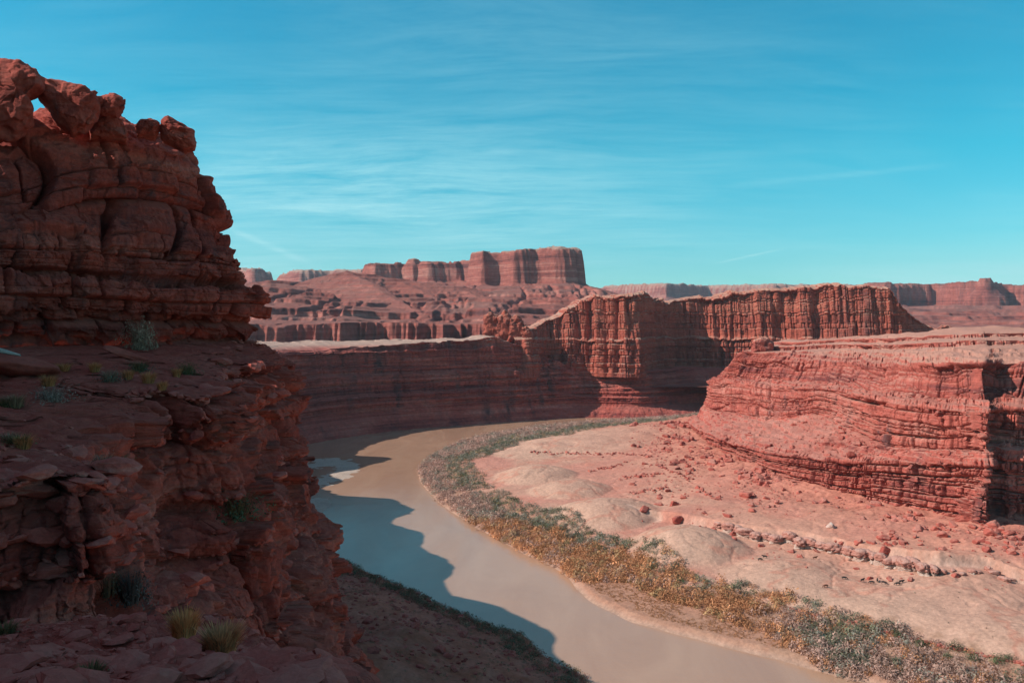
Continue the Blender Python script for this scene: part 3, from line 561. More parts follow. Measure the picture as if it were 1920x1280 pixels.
d = (facets(P[..., 0], P[..., 1], P[..., 2], 1.5, 3, .7) * .32 + facets(P[..., 0], P[..., 1], P[..., 2], .55, 4, .6) * .18) * (1 - .5 * up) + up * (b1 * 1.0 + b3 * .25) + (1 - up) * (b2 + b3 * .8) + wv * 1.1 + fbm(P[..., 0] * .9, P[..., 1] * .9, P[..., 2] * .9, 5, 145) * .25 + np.abs(fbm(P[..., 0] * .8, P[..., 1] * .8, P[..., 2] * .6, 4, 148)) * .5 + .05 * fbm(P[..., 0] * 5, P[..., 1] * 5, P[..., 2] * 8, 3, 146)
P = P + n * d[..., None]
mk('cliff', P, gridq(*P.shape[:2]), M_fore, kind='structure', label='dark shaded cliff of rounded red blocks on the left')
# ------------------------------------------------------------------ foreground bench and the broken cliff below it
A = [
 [(-28, -25, -1.6), (-24, -20, -2), (-20, -14, -2.8), (-19.5, -14, -5), (-19, -14, -6), (-18, -14, -9), (-17, -14, -10), (-16, -14, -18), (-15, -14, -20), (-5, -14, -45)],
 [(-28, 0, -1.5), (-21, 4, -2.4), (-16, 9, -3.2), (-15.6, 9, -5.8), (-15, 8, -6.3), (-14, 7, -9), (-13, 6, -10), (-12, 5, -18), (-11, 4, -20), (0, 2, -45)],
 [(-30, 11, -1.4), (-21, 13, -2.4), (-12.4, 15.2, -3.35), (-12.0, 14.9, -5.7), (-11.5, 14.0, -6.2), (-10.5, 13.2, -9), (-9, 13, -10), (-8, 12.5, -18), (-6, 12, -20), (4, 8, -45)],
 [(-30, 18, -1.3), (-20, 18, -2.3), (-8.9, 17.6, -3.6), (-8.7, 17.3, -6.4), (-7.6, 16.9, -7.0), (-6.6, 16.6, -10.5), (-5.2, 16.4, -11.5), (-4.6, 16.2, -20), (-3, 16, -22), (10, 12, -45)],
 [(-30, 23, -1.3), (-20, 22.5, -2.2), (-10.6, 20.5, -3.5), (-10.0, 20.3, -6.8), (-8.6, 20.1, -7.6), (-7.0, 20, -11), (-5.6, 19.8, -12.5), (-5, 19.7, -20), (-3.5, 19.6, -22), (10, 18, -45)],
 [(-30, 27, -1.3), (-20.5, 26.5, -2.2), (-12.9, 26.2, -3.4), (-12.3, 26.0, -7.2), (-9.2, 24.6, -8.8), (-7.6, 24.3, -12), (-6.4, 24.2, -13.5), (-5.8, 24, -21), (-4.2, 24, -23), (10, 22, -45)],
 [(-30, 31, -1.3), (-20.5, 30, -2.1), (-13.2, 29.6, -3.1), (-12.9, 29.4, -6.9), (-10.4, 28.0, -8.8), (-8.4, 27.6, -12.5), (-7.2, 27.4, -14.5), (-6.6, 27.3, -21), (-5.2, 27.2, -23), (10, 26, -45)],
 [(-29.5, 36, -1.3), (-20.5, 33.5, -2.0), (-11.2, 31.0, -2.9), (-10.9, 30.7, -7.2), (-9.6, 30.4, -8.6), (-8.6, 30.1, -13.2), (-7.2, 29.8, -15), (-6.8, 29.6, -22), (-5.6, 29.4, -24), (10, 30, -45)],
 [(-28, 40, -1.3), (-20, 38, -1.9), (-12.4, 35, -2.8), (-11.9, 34.7, -7.6), (-10.2, 34.4, -8.9), (-9.2, 34.1, -14), (-8.0, 34, -15.5), (-7.2, 33.6, -22), (-6.0, 33.4, -24), (10, 36, -45)],
 [(-26, 43.5, -1.3), (-19.6, 42.5, -1.8), (-14.4, 41, -2.7), (-13.6, 40.7, -7.6), (-12, 40.3, -8.9), (-11.2, 40, -14), (-9.4, 39.7, -15.6), (-8.8, 39.4, -21.5), (-7.6, 39.2, -24), (10, 42, -45)],
 [(-21.5, 50, -1.3), (-17.8, 49, -1.7), (-14.9, 48, -2.6), (-14.3, 47.8, -7.2), (-13.2, 47.4, -8.6), (-12.5, 47.0, -13.5), (-10.6, 46.5, -15), (-10.6, 46.2, -20.5), (-9.2, 45.9, -22.5), (8, 48, -50)],
 [(-19, 54.5, -1.3), (-17.2, 54.8, -1.6), (-15.7, 55, -2.7), (-15.5, 55.2, -7.6), (-14.8, 54.8, -9), (-13.9, 54.4, -14), (-12.0, 53.2, -15.4), (-12.4, 52.8, -19), (-10.9, 52, -21), (4, 56, -55)],
 [(-19.8, 58, -1.3), (-18.4, 59.5, -1.8), (-17.4, 61, -3), (-17.3, 61, -7.6), (-16.8, 61, -9), (-16, 61, -14), (-14.4, 61, -15.5), (-14.4, 60.6, -20), (-13, 60.4, -22), (0, 66, -58)],
 [(-24, 62, -1.3), (-23.4, 65, -2), (-23, 67, -3.4), (-23, 67.2, -7.6), (-22.6, 68, -9), (-22, 69, -14), (-21, 70, -16), (-21, 70, -21), (-20, 71, -23), (-10, 80, -60)],
 [(-40, 66, -1.3), (-40, 70, -2), (-40, 73, -3.4), (-40, 73.2, -7.6), (-40, 74, -9), (-40, 75, -14), (-40, 76, -16), (-40, 77, -21), (-40, 78, -23), (-38, 100, -60)]]
A = np.array(A, float); A[..., 2] += H; Nt = A.transpose(1, 0, 2)
ww = [.2, .4, 1.4, 1.7, 1.6, 1.4, 1.4, 1.4, 1.2, 1.1, 1.1, 1.1, .7, .3, .2]
P, s, S = loft(Nt, [110, 130, 130, 50, 110, 44, 100, 30, 50], 1500, ww, soft=3)
n = normals(P, 6, 3); nz = np.clip(n[..., 2], 0, 1); st_ = 1 - sm(.45, .9, nz)
x, y, z = P[..., 0], P[..., 1], P[..., 2]
S = z + 0.10 * x
b1 = blocks(s, S, 1.6, 4.0, 3.0, .9, .9, .55, .4, 151); b2 = blocks(s, S, .5, 1.3, 1.6, .25, .3, .14, .16, 152); b3 = blocks(s, S, .12, .4, .7, .06, .08, .05, .06, 153)
rw = [0, 110, 240, 370, 420, 530, 574, 674, 704]
mid = P[240:530, :, :2].mean(0)
for _ in range(120): mid[1:-1] = (mid[:-2] + 2 * mid[1:-1] + mid[2:]) / 4
tg = np.gradient(mid, axis=0); D = np.stack([tg[:, 1], -tg[:, 0]], 1); D /= np.linalg.norm(D, axis=1, keepdims=True)
for _ in range(300): D[1:-1] = (D[:-2] + 2 * D[1:-1] + D[2:]) / 4
D /= np.linalg.norm(D, axis=1, keepdims=True)
calm = 1 - .65 * np.exp(-((y - 16.5) / 3.5) ** 2); dh = st_ * ((b1 + b2 * .6) * calm + b3 * .6 + fbm(x / 4, y / 4, z / 5, 3, 154) * .8)
P[..., 0] += D[None, :, 0] * dh; P[..., 1] += D[None, :, 1] * dh
P[..., 2] += (1 - st_) * (fbm(x / 4, y / 4, 0, 3, 150) * .35 + np.clip(fbm(x * .9, y * .9, 0, 5, 156), -.1, 1) * .5 * sm(-19, -14, x))
fc = (facets(x, y, z, 2.2, 5, .9) * .42 + facets(x, y, z, .7, 6, .8) * .17) * (.25 + .75 * st_)
P[..., 0] += D[None, :, 0] * fc; P[..., 1] += D[None, :, 1] * fc; P[..., 2] += (1 - st_) * facets(x, y, z, .8, 7, .6) * .22 * sm(-19, -14, x)
for k_ in range(3): P[..., k_] += fbm(x * .9 + k_ * 11, y * .9, z * 1.3, 5, 165 + k_) * (.30 * (.4 + .6 * sm(-19, -13, x))) + fbm(x * 4 + k_ * 7, y * 4, z * 6, 3, 170 + k_) * .05
# low ledges crossing the bench
zb = P[..., 2] - H; q = zb / .6 + .9 * fbm(x / 5, y / 5, 0, 4, 158); fr = q - np.floor(q)
P[..., 2] += (1 - st_) * sm(-19, -14, x) * (sm(.4, .6, fr) - fr) * .55
mk('rocky_slope', P, gridq(*P.shape[:2]), M_fore, kind='structure', label='dark stony bench and broken cliff falling to the river on the left')
BEN = P; BEN_N = normals(P, 1)
# ------------------------------------------------------------------ near mound at the photographer's feet
def Nz(x, y):
    # top surface, falling away on the right and towards the gully beyond
    z = np.interp(y, [-10, 0, 2, 6.5, 10, 12.6, 13.6, 16], [-1.7, -1.7, -1.75, -3.0, -4.2, -4.75, -5.6, -8.5])
    xr = np.interp(y, [-10, 0, 5, 8, 10, 12, 14], [6, 3, -.9, -2.0, -2.9, -4.2, -6.0])
    e = x - xr + fbm(x / 1.5, y / 1.5, 0, 3, 160) * .5
    z = z - np.where(e > 0, np.minimum(e, 1.5) * .5 + np.maximum(e - 1.2, 0) * 2.2, 0)
    q = z / .3 + .7 * fbm(x / 2.5, y / 2.5, 0, 3, 161); fr = q - np.floor(q)
    z = z + (sm(.3, .6, fr) - fr) * .26 + fbm(x / 1.6, y / 1.6, 0, 5, 162) * .32 + np.abs(fbm(x * 2.2, y * 2.2, 0, 3, 163)) * .12
    return z + H
gx, gy = np.meshgrid(np.linspace(-16, 8, 900), np.concatenate([np.linspace(-6, 4, 80, endpoint=False), np.linspace(4, 15.5, 620)]))
P = np.stack([gx, gy, Nz(gx, gy)], -1)
mk('gravel_ledge', P, gridq(*P.shape[:2]), M_fore, kind='structure', label='dark rubble covered ledge at the bottom left')
# ------------------------------------------------------------------ objects: helpers
def emptyo(name, loc, label, cat, group=None, rz=0.0):
    o = bpy.data.objects.new(name, None); COL.objects.link(o); o.location = loc; o.rotation_euler = (0, 0, rz); o.empty_display_size = 0.2
    return tag(o, label, cat, group)
def copy_tree(o, parent=None):
    c = o.copy(); COL.objects.link(c); c.parent = parent
    for ch in o.children: copy_tree(ch, c)
    return c
def ico(n):
    import bmesh
    bm = bmesh.new(); bmesh.ops.create_icosphere(bm, subdivisions=n, radius=1.0); bm.verts.ensure_lookup_table()
    v = np.array([q.co[:] for q in bm.verts]); f = np.array([[a.index for a in p.verts] for p in bm.faces]); bm.free(); return v, f
IV3, IF3 = ico(4); IV2, IF2 = ico(2); IV1, IF1 = ico(1)
def boulder(seed, V0=None, flat=0.7, facets=11, rough_=0.07):
    g = np.random.default_rng(seed); v = (IV3 if V0 is None else V0).copy(); r = np.full(len(v), 1.25)
    for _ in range(facets):
        nn = g.normal(size=3); nn /= np.linalg.norm(nn); dd = 0.55 + 0.4 * g.random(); pr = v @ nn
        r = np.where(pr > .05, np.minimum(r, dd / np.maximum(pr, .05)), r)
    v = v * r[:, None]
    v = v + v * (fbm(v[:, 0] * 2 + seed, v[:, 1] * 2, v[:, 2] * 2.6, 4, seed % 50) * rough_ * 2.6)[:, None]
    return v * np.array([1.0, .8 + .2 * g.random(), flat])
def outline_rock(name, poly, Y, depth, label, cat='rock', seed=0, mat=None, kind=None, nse=.16, group=None, rough2=0):
    """a solid rock with its own distance and thickness; poly is its side-on outline"""
    Pp = np.array([((px - 960) / F * Y, H + (HY - py) / F * Y) for px, py in poly]); c = Pp.mean(0)
    nth, nph = 160, 90; th = np.linspace(0, 2 * math.pi, nth, endpoint=False); r = np.zeros(nth)
    for i, a in enumerate(th):
        dv = np.array([math.cos(a), math.sin(a)]); best = 0
        for j in range(len(Pp)):
            p = Pp[j] - c; e = Pp[(j + 1) % len(Pp)] - Pp[j]; den = dv[0] * e[1] - dv[1] * e[0]
            if abs(den) < 1e-9: continue
            tq = (p[0] * e[1] - p[1] * e[0]) / den; uq = (p[0] * dv[1] - p[1] * dv[0]) / den
            if tq > 0 and 0 <= uq <= 1: best = max(best, tq)
        r[i] = best
    r = (np.roll(r, 1) + 2 * r + np.roll(r, -1)) / 4
    ph = np.linspace(-math.pi / 2, math.pi / 2, nph); cp = np.cos(ph) ** .55; spp = np.sign(np.sin(ph)) * np.abs(np.sin(ph)) ** .75
    X = c[0] + r[None] * cp[:, None] * np.cos(th) + depth * spp[:, None] * c[0] / Y; Z = c[1] + r[None] * cp[:, None] * np.sin(th); YY_ = Y + depth * spp[:, None] + 0 * X
    V = np.stack([X, YY_, Z], -1); sc_ = r.mean(); f = fbm(X / sc_ * 1.4 + seed, YY_ / sc_ * 1.4, Z / sc_ * 2.2, 5, 30 + seed)
    dr = V - np.array([c[0], Y, c[1]]); V = V + dr * (f * nse)[..., None]
    if rough2: V = V + dr * (fbm(X / sc_ * 4, YY_ / sc_ * 4, Z / sc_ * 3, 3, 60 + seed) * rough2)[..., None]
    V = V + dr * (facets(V[..., 0], V[..., 1], V[..., 2], sc_ * .75, seed, .8) / sc_ * .15 + facets(V[..., 0], V[..., 1], V[..., 2], sc_ * .3, seed + 1, .8) / sc_ * .07)[..., None]
    base = V[..., 2].min(); ctr = np.array([c[0], Y, base])
    a = np.arange(nph * nth).reshape(nph, nth); Q = np.stack([a[:-1], np.roll(a, -1, 1)[:-1], np.roll(a, -1, 1)[1:], a[1:]], -1).reshape(-1, 4)
    o = mk(name, V - ctr, Q, mat or M_fore, label=label, cat=cat, kind=kind, group=group); o.location = ctr; return o
# rocks on the skyline of the near cliff
outline_rock('window_pillar', [(-75, 108), (0, 113), (38, 119), (60, 134), (82, 152), (78, 172), (58, 184), (52, 192), (61, 207), (60, 228), (30, 262), (-75, 268)], 45.5, 1.5, 'tall dark rock pillar on the left of the rock window', 'rock pillar', 1, nse=.09, rough2=.14)
outline_rock('balanced_rock', [(78, 155), (120, 157), (150, 165), (188, 182), (190, 200), (180, 222), (165, 246), (135, 252), (108, 232), (92, 208), (78, 190), (70, 172)], 47.0, 1.2, 'largest balanced rock leaning over the rock window on the skyline', 'rock', 2, nse=.09, rough2=.12)
outline_rock('balanced_rock', [(186, 186), (215, 181), (232, 188), (234, 204), (220, 227), (200, 226), (180, 222)], 48.5, 1.2, 'smaller tilted rock resting right of the leaning balanced rock', 'rock', 3)
outline_rock('rock_outcrop', [(166, 246), (182, 227), (205, 224), (226, 230), (238, 246), (236, 266), (170, 268)], 49.5, 1.6, 'sunlit crumbly outcrop under the tilted skyline rock', 'rock outcrop', 4)
outline_rock('capstone', [(256, 238), (263, 228), (285, 226), (298, 231), (301, 244), (290, 258), (258, 258)], 50, 1.1, 'small rounded reddish stone left of the skyline pair', 'rock', 5)
outline_rock('capstone', [(298, 240), (304, 230), (318, 226), (336, 233), (362, 250), (367, 262), (364, 279), (345, 282), (305, 262)], 50.5, 1.4, 'larger wedge shaped rounded stone at the cliff corner', 'rock', 6)
# castle-like pinnacle on the rim
PL = [[(905, 640), (908, 590), (918, 584), (930, 590), (938, 600), (942, 640)], [(928, 640), (932, 596), (946, 586), (958, 592), (964, 640)], [(952, 640), (956, 600), (968, 588), (976, 594), (982, 612), (986, 640)], [(975, 642), (978, 614), (986, 610), (996, 622), (1004, 640)]]
for i, q in enumerate(PL):
    outline_rock('rock_pinnacle', q, 1128 - i * 4, 12, ['squat red pinnacle on the canyon rim, leftmost of the castle like cluster', 'red pinnacle on the rim, second from the left in the cluster', 'red pinnacle with the pointed top, third in the rim cluster', 'lowest red pinnacle at the right end of the rim cluster'][i], 'rock pinnacle', 10 + i, M_mid, nse=.25, rough2=.22, group='rock pinnacles on the canyon rim')
for i, q in enumerate([[(1748, 624), (1752, 617), (1768, 614), (1786, 616), (1792, 624), (1786, 630), (1750, 630)], [(1758, 617), (1764, 610), (1776, 609), (1784, 613), (1782, 619), (1762, 620)]]):
    outline_rock('summit_rock', q, 668 - i * 2, 7, ['broad flat stone at the base of the summit cairn on the butte', 'small topmost stone of the summit cairn on the butte'][i], 'rock', 20 + i, M_butte, nse=.25)
outline_rock('rock_dome', [(1408, 664), (1412, 640), (1425, 632), (1440, 633), (1450, 642), (1452, 664)], 765, 9, 'low rounded pale dome on the left end of the butte top', 'rock dome', 25, M_butte, nse=.2)
# ------------------------------------------------------------------ boulders
def proj(p): return 960 + p[0] / p[1] * F, HY - (p[2] - H) / p[1] * F
PRO = []
for i in range(9):
    me = bpy.data.meshes.new('boulder'); v = boulder(300 + i, None if i < 9 else IV2, .62 + .05 * (i % 4)); me.from_pydata(v.tolist(), [], IF3.tolist()); me.materials.append(M_butte); me.polygons.foreach_set('use_smooth', [True] * len(me.polygons)); PRO.append(me)
def place(me, name, p, r, label, cat, group=None, mat=None, sq=1.0, g=rng):
    o = bpy.data.objects.new(name, me); COL.objects.link(o); o.location = p; o.scale = (r, r * (.8 + .4 * g.random()), r * sq)
    o.rotation_euler = ((g.random() - .5) * .6, (g.random() - .5) * .6, g.random() * 6.28)
    return tag(o, label, cat, group)
g = np.random.default_rng(11); nb_ = 0; cand = []
for _ in range(60000):
    x = g.uniform(60, 520); y = g.uniform(330, 900); db_ = -float(sdist(P_butte, np.array([x]), np.array([y]))[0])
    if db_ < 2 or g.random() > math.exp(-db_ / 38) * min(1, max(.08, .5 + 1.9 * float(fbm(x / 20, y / 20, 0, 3, 301)))): continue
    px, _q = proj((x, y, 20))
    if float(sdist(P_in, np.array([x]), np.array([y]))[0]) < 75: continue
    if px < 1180 or px > 1960: continue
    cand.append((x, y, db_))
    if len(cand) > 4200: break
cand = np.array(cand); cz = Tz(cand[:, 0], cand[:, 1]); sizes = 0.45 + 0.5 * (1 / (1 - g.random(len(cand)) * .985)) ** .52
sizes = np.minimum(sizes, 3.6) * np.where(fbm(cand[:, 0] / 22, cand[:, 1] / 22, 0, 3, 300) > 0, 1.15, .75)
order = np.argsort(-sizes / cand[:, 1])
bm_lab = 'red angular boulder in the rubble apron below the butte'
for k in order[:235]:
    place(PRO[g.integers(9)], 'boulder', (cand[k, 0], cand[k, 1], cz[k] + sizes[k] * .18), float(sizes[k]), bm_lab, 'boulder', 'boulders in the rubble apron below the butte', g=g)
def merged(name, pts, sizes, seeds, V0, F0, mat, label, cat, kind='stuff', flat=.65, colors=None, nrm=None):
    vs_, fs_ = [], []; protos = [boulder(900 + i, V0, flat, 9, .03) for i in range(12)]; gg = np.random.default_rng(seeds)
    for i, (p, r) in enumerate(zip(pts, sizes)):
        a = gg.random() * 6.28; c_, s_ = math.cos(a), math.sin(a); v = protos[gg.integers(12)] * r * np.array([1, .7 + .5 * gg.random(), .6 + .6 * gg.random()])
        t1, t2 = (gg.random(2) - .5) * .8; v = v @ np.array([[1, 0, t1], [0, 1, t2], [-t1, -t2, 1]])
        v = v @ np.array([[c_, s_, 0], [-s_, c_, 0], [0, 0, 1]]); vs_.append(v + p); fs_.append(F0 + i * len(V0))
    return mk(name, np.concatenate(vs_), np.concatenate(fs_), mat, smooth=False, label=label, cat=cat, kind=kind)
rest = order[235:]
merged('rubble', np.stack([cand[rest, 0], cand[rest, 1], cz[rest]], 1), sizes[rest] * .75, 12, IV1, IF1, M_butte, 'small red stones strewn across the apron below the butte', 'rubble')
# boulders on the ledges of the butte
m_ = (BUN[..., 2] > .62) & (BUT[..., 2] > 36) & (BUT[..., 2] < 92); idx = np.argwhere(m_); pk = idx[g.choice(len(idx), 900, replace=False)]
bp_ = np.array([BUT[a, b_] for a, b_ in pk]); bs = 0.5 + .55 * (1 / (1 - g.random(900) * .97)) ** .5
oo = np.argsort(-bs / bp_[:, 1])
for k in oo[:55]: place(PRO[g.integers(9)], 'boulder', tuple(bp_[k]), float(bs[k]), 'fallen red block lying on a slope between the ledges of the butte', 'boulder', 'fallen blocks on the ledges of the butte', g=g)
merged('ledge_rubble', bp_[oo[55:]], bs[oo[55:]] * .8, 13, IV1, IF1, M_butte, 'small fallen stones on the ledges of the butte', 'rubble')
M_pale = rock_mat('pale_boulder_rock', [(0.42, 0.25, 0.2), (0.5, 0.33, 0.27), (0.55, 0.38, 0.31), (0.6, 0.45, 0.38)], [(0.55, 0.4, 0.33), (0.6, 0.46, 0.4)], sc=1.5, varn=.1, strat=.6)
def place_px(px, py, r, label, mat=None, name='boulder', sq=1.0, lift=.2, cat='boulder'):
    p = ground(px, py); me = PRO[int(px) % 9].copy(); 
    if mat: me.materials[0] = mat
    return place(me, name, (p[0], p[1], p[2] + r * lift), r, label, cat, sq=sq, g=g)
place_px(1558, 988, 3.0, 'large pale cream boulder standing out in the red rubble', M_pale, sq=.8)
place_px(1271, 976, 3.6, 'lone dark reddish boulder left of the row of hoodoos', M_butte, sq=1.2)
place_px(1207, 957, 3.2, 'dark broken rock in the small gully between the pale domes', M_butte)
place_px(1500, 1044, 1.9, 'solitary red rock on the flat, third from the left below the hoodoos', M_butte)
place_px(1426, 1024, 1.7, 'red rock pair member on the flat just below the first hoodoos', M_butte, sq=1.3)
place_px(1660, 1035, 3.4, 'big red boulder perched above the middle of the hoodoo row', M_butte)
place_px(1532, 1034, 2.0, 'flat red slab on the plain below the hoodoo row', M_butte, sq=.5)
# low broken ledges on the plain
lp, ls_ = [], []
for (x0, y0, x1, y1, n_) in ((995, 847, 1150, 853, 46), (1150, 850, 1225, 853, 20), (1103, 885, 1175, 868, 26), (1160, 897, 1245, 888, 32), (1180, 925, 1250, 915, 18), (1230, 872, 1300, 900, 26), (1380, 880, 1420, 905, 20), (1310, 915, 1350, 940, 16), (1480, 1140, 1560, 1165, 26), (1590, 1165, 1700, 1195, 30), (1700, 1195, 1920, 1245, 50)):
    for i in range(n_):
        f = (i + g.random() * .8) / n_; p = ground(x0 + (x1 - x0) * f, y0 + (y1 - y0) * f + g.normal() * 1.8); lp.append((p[0], p[1], p[2] + .2)); ls_.append((.5 + .8 * g.random()) * (1.35 if y0 < 950 else .9))
merged('broken_ledge', np.array(lp), np.array(ls_), 14, IV2, IF2, M_butte, 'dark broken stones of thin ledges crossing the plain', 'broken ledge')
# ------------------------------------------------------------------ capped knobs along the pale scarp
M_chalk = rock_mat('pale_scarp_rock', [(0.36, 0.20, 0.15), (0.44, 0.28, 0.22), (0.50, 0.35, 0.28), (0.54, 0.40, 0.33)], [(0.55, 0.40, 0.33), (0.58, 0.44, 0.38)], sc=1.2, varn=.15, strat=.8)
M_cap = rock_mat('hoodoo_cap_rock', [(0.26, 0.10, 0.075), (0.38, 0.15, 0.11), (0.44, 0.19, 0.145), (0.48, 0.25, 0.20)], [(0.46, 0.22, 0.17), (0.50, 0.28, 0.22)], sc=1.5, varn=.3, strat=.5)
def hoodoo(seed):
    g2 = np.random.default_rng(seed); root = emptyo('hoodoo', (0, 0, 0), 'x', 'hoodoo')
    def rev(name, prof_, mat, lob, ph):
        nt_, na = 22, 40; zz2 = np.linspace(0, 1, nt_); pr = np.interp(zz2, *zip(*prof_)); z0, z1 = (-2.2, 2.6) if name == 'base' else (1.8, 5.6)
        a = np.linspace(0, 2 * math.pi, na, endpoint=False); A_, Z_ = np.meshgrid(a, z0 + (z1 - z0) * zz2); R_ = pr[:, None] * (1 + .14 * np.cos(lob * A_ + ph) + .22 * fbm(np.cos(A_) * 1.6 + seed, np.sin(A_) * 1.6, Z_ / 1.6, 4, seed % 40))
        Vv = np.stack([R_ * np.cos(A_), R_ * np.sin(A_) * .85, Z_ + .25 * fbm(np.cos(A_) * 2, np.sin(A_) * 2 + seed, Z_, 2, 3)], -1)
        Vv = Vv + Vv * np.array([1, 1, 0]) * facets(Vv[..., 0] + seed * 9, Vv[..., 1], Vv[..., 2], 1.6, seed, .8)[..., None] * .16
        q = np.arange(nt_ * na).reshape(nt_, na); Q = np.stack([q[:-1], np.roll(q, -1, 1)[:-1], np.roll(q, -1, 1)[1:], q[1:]], -1).reshape(-1, 4)
        return mk(name, Vv, Q, mat, parent=root)
    rev('base', [(0, 3.9), (.25, 3.1), (.5, 2.9), (.8, 2.7), (1, 2.6)], M_chalk, 3, seed); rev('cap', [(0, 2.7), (.05, 3.4), (.3, 3.7), (.42, 3.4), (.5, 3.6), (.7, 3.2), (.88, 2.2), (.96, 1.1), (1, .02)], M_cap, 2, seed * 2)
    return root
HP = [hoodoo(i + 3) for i in range(5)]
used = set(); kx = 1352; n_ = 0
while kx < 1965:
    py_ = np.interp(kx, [1340, 1400, 1500, 1600, 1700, 1760, 1850, 1960], [988, 1008, 1025, 1046, 1070, 1082, 1078, 1100]) + g.normal() * 2.0
    p = ground(kx, py_); p = (p[0], p[1], min(p[2], float(Tz(np.array([p[0]]), np.array([p[1] - 6]))[0]))); i = int(g.integers(5)); sc_ = .85 + .5 * g.random()
    o = HP[i] if i not in used else copy_tree(HP[i]); used.add(i)
    if kx > 1775: sc_ *= .5
    o.location = (p[0], p[1] + 3.2 + g.normal() * .8, p[2] + .2); o.scale = (sc_ * (.55 + .35 * g.random()), sc_ * 1.2, sc_ * (.75 + .35 * g.random())); o.rotation_euler = (0, 0, g.random() * 6.28)
    tag(o, 'rounded hoodoo with red cap and pale base in the row along the scarp', 'hoodoo', 'hoodoos in the row along the pale scarp')
    kx += 12 + 12 * g.random() ** 2; n_ += 1
for i in range(5):
    if i not in used: 
        for ch in list(HP[i].children): bpy.data.objects.remove(ch)
        bpy.data.objects.remove(HP[i])
# ------------------------------------------------------------------ vegetation
M_veg = flat_mat('leaves', (0, 0, 0), 0.85, 0.1, tint=True, trans=0.2)
def bush_proto(seed, nt_, leaf, hgt=1.0, shell=.6):
    g2 = np.random.default_rng(seed); d_ = g2.normal(size=(nt_, 3)); d_ /= np.linalg.norm(d_, axis=1, keepdims=True); d_[:, 2] = np.abs(d_[:, 2])
    lob = 1 + .30 * np.sin(3 * np.arctan2(d_[:, 1], d_[:, 0]) + seed) + .2 * g2.normal(size=nt_) * .6
    c_ = d_ * (shell + (1 - shell) * g2.random(nt_) ** .5)[:, None] * lob[:, None]; c_[:, 2] *= hgt
    o_ = g2.normal(size=(nt_, 3, 3)) * leaf * 1.25
    nn_ = d_ + .35 * g2.normal(size=(nt_, 3)); nn_ /= np.linalg.norm(nn_, axis=1, keepdims=True)
    o_ = o_ - (o_ * nn_[:, None]).sum(-1, keepdims=True) * nn_[:, None] * .85
    return (c_[:, None] + o_).astype(np.float32)
def bushes(name, pts, rad, cols, ntri, leaf, label, cat, seed, hgt=.95, jit=.10, kind='stuff', shell=.6):
    g2 = np.random.default_rng(seed); pr = np.stack([bush_proto(seed + i, ntri, leaf, hgt, shell) for i in range(8)]); k = g2.integers(0, 8, len(pts)); a = g2.random(len(pts)) * 6.28
    v = pr[k]; c_, s_ = np.cos(a)[:, None, None], np.sin(a)[:, None, None]; X = v[..., 0] * c_ - v[..., 1] * s_; Y_ = v[..., 0] * s_ + v[..., 1] * c_
    V = np.stack([X, Y_, v[..., 2] * (0.75 + .5 * g2.random(len(pts)))[:, None, None]], -1) * np.asarray(rad)[:, None, None, None] + np.asarray(pts)[:, None, None, :]
    n_ = len(pts) * ntri * 3; br = (1 + jit * g2.normal(size=(len(pts), ntri, 1, 1))) * np.ones((1, 1, 3, 1)); C = np.clip(np.asarray(cols)[:, None, None, :] * br, .01, .9)
    return mk(name, V.reshape(-1, 3), np.arange(n_).reshape(-1, 3), M_veg, smooth=False, colors=C.reshape(-1, 3), label=label, cat=cat, kind=kind)
g = np.random.default_rng(21)
n_ = 200000; x = g.uniform(-110, 480, n_); y = g.uniform(225, 1120, n_)
d_ = sdist(P_in, x, y); k = (d_ > .8) & (d_ < 130); x, y, d_ = x[k], y[k], d_[k]; z = Tz(x, y)
px = 960 + x / y * F; py = HY - (z - H) / y * F
k = (px > 700) & (px < 2050) & (py < 1330); x, y, d_, z, px, py = [q[k] for q in (x, y, d_, z, px, py)]
na_ = fbm(x / 16, y / 16, 0, 3, 400); nb2 = fbm(x / 40, y / 40, 0, 3, 401)
wid = np.interp(px, [780, 950, 1200, 1500, 1950], [46, 44, 52, 45, 35]) + nb2 * 10; wid = np.maximum(wid, np.interp(y, [650, 720, 850, 1000], [0, 60, 105, 120]) + nb2 * 14)
inbar = (px > 1070) & (px < 1520) & (py > 1090) & (d_ < np.interp(px, [1070, 1150, 1300, 1450, 1520], [4, 24, 24, 12, 3]))
keep = (d_ < wid) & ~inbar & (na_ > -.5); dens = np.where(d_ > wid - 14, .5, 1.0) * np.where((py < 840), .7, 1)
keep &= g.random(len(x)) < dens * .8
x, y, d_, z, px, py, na_, nb2, wid = [q[keep] for q in (x, y, d_, z, px, py, na_, nb2, wid)]
ORA = np.array([0.53, 0.245, 0.12]); PNK = np.array([0.45, 0.275, 0.215]); GRN = np.array([0.18, 0.175, 0.11]); GRY = np.array([0.29, 0.265, 0.205]); YEL = np.array([0.45, 0.29, 0.145]); DGR = np.array([0.085, 0.105, 0.05])
rr = g.random(len(x)) + na_ * .6
lowr = sm(1350, 1600, px) * sm(1120, 1180, py)
lim = np.interp(px, [820, 980, 1350, 1600], [.30, .50, .64, .64]); inner = sm(lim, lim + .2, d_ / wid + na_ * .3) * np.where((px > 1250) & (px < 1700), .45, 1)
cA = np.where((py[:, None] < 975) | (px[:, None] < 860), np.where(rr[:, None] < .75, PNK * 1.08, GRY), np.where(rr[:, None] < .72, ORA, np.where(rr[:, None] < .88, YEL, PNK)))
cA = np.where((lowr[:, None] > g.random(len(x))[:, None] * .9), np.where(rr[:, None] < .58, PNK, np.where(rr[:, None] < .72, ORA * .9, np.where(rr[:, None] < .9, GRY, GRN))), cA)
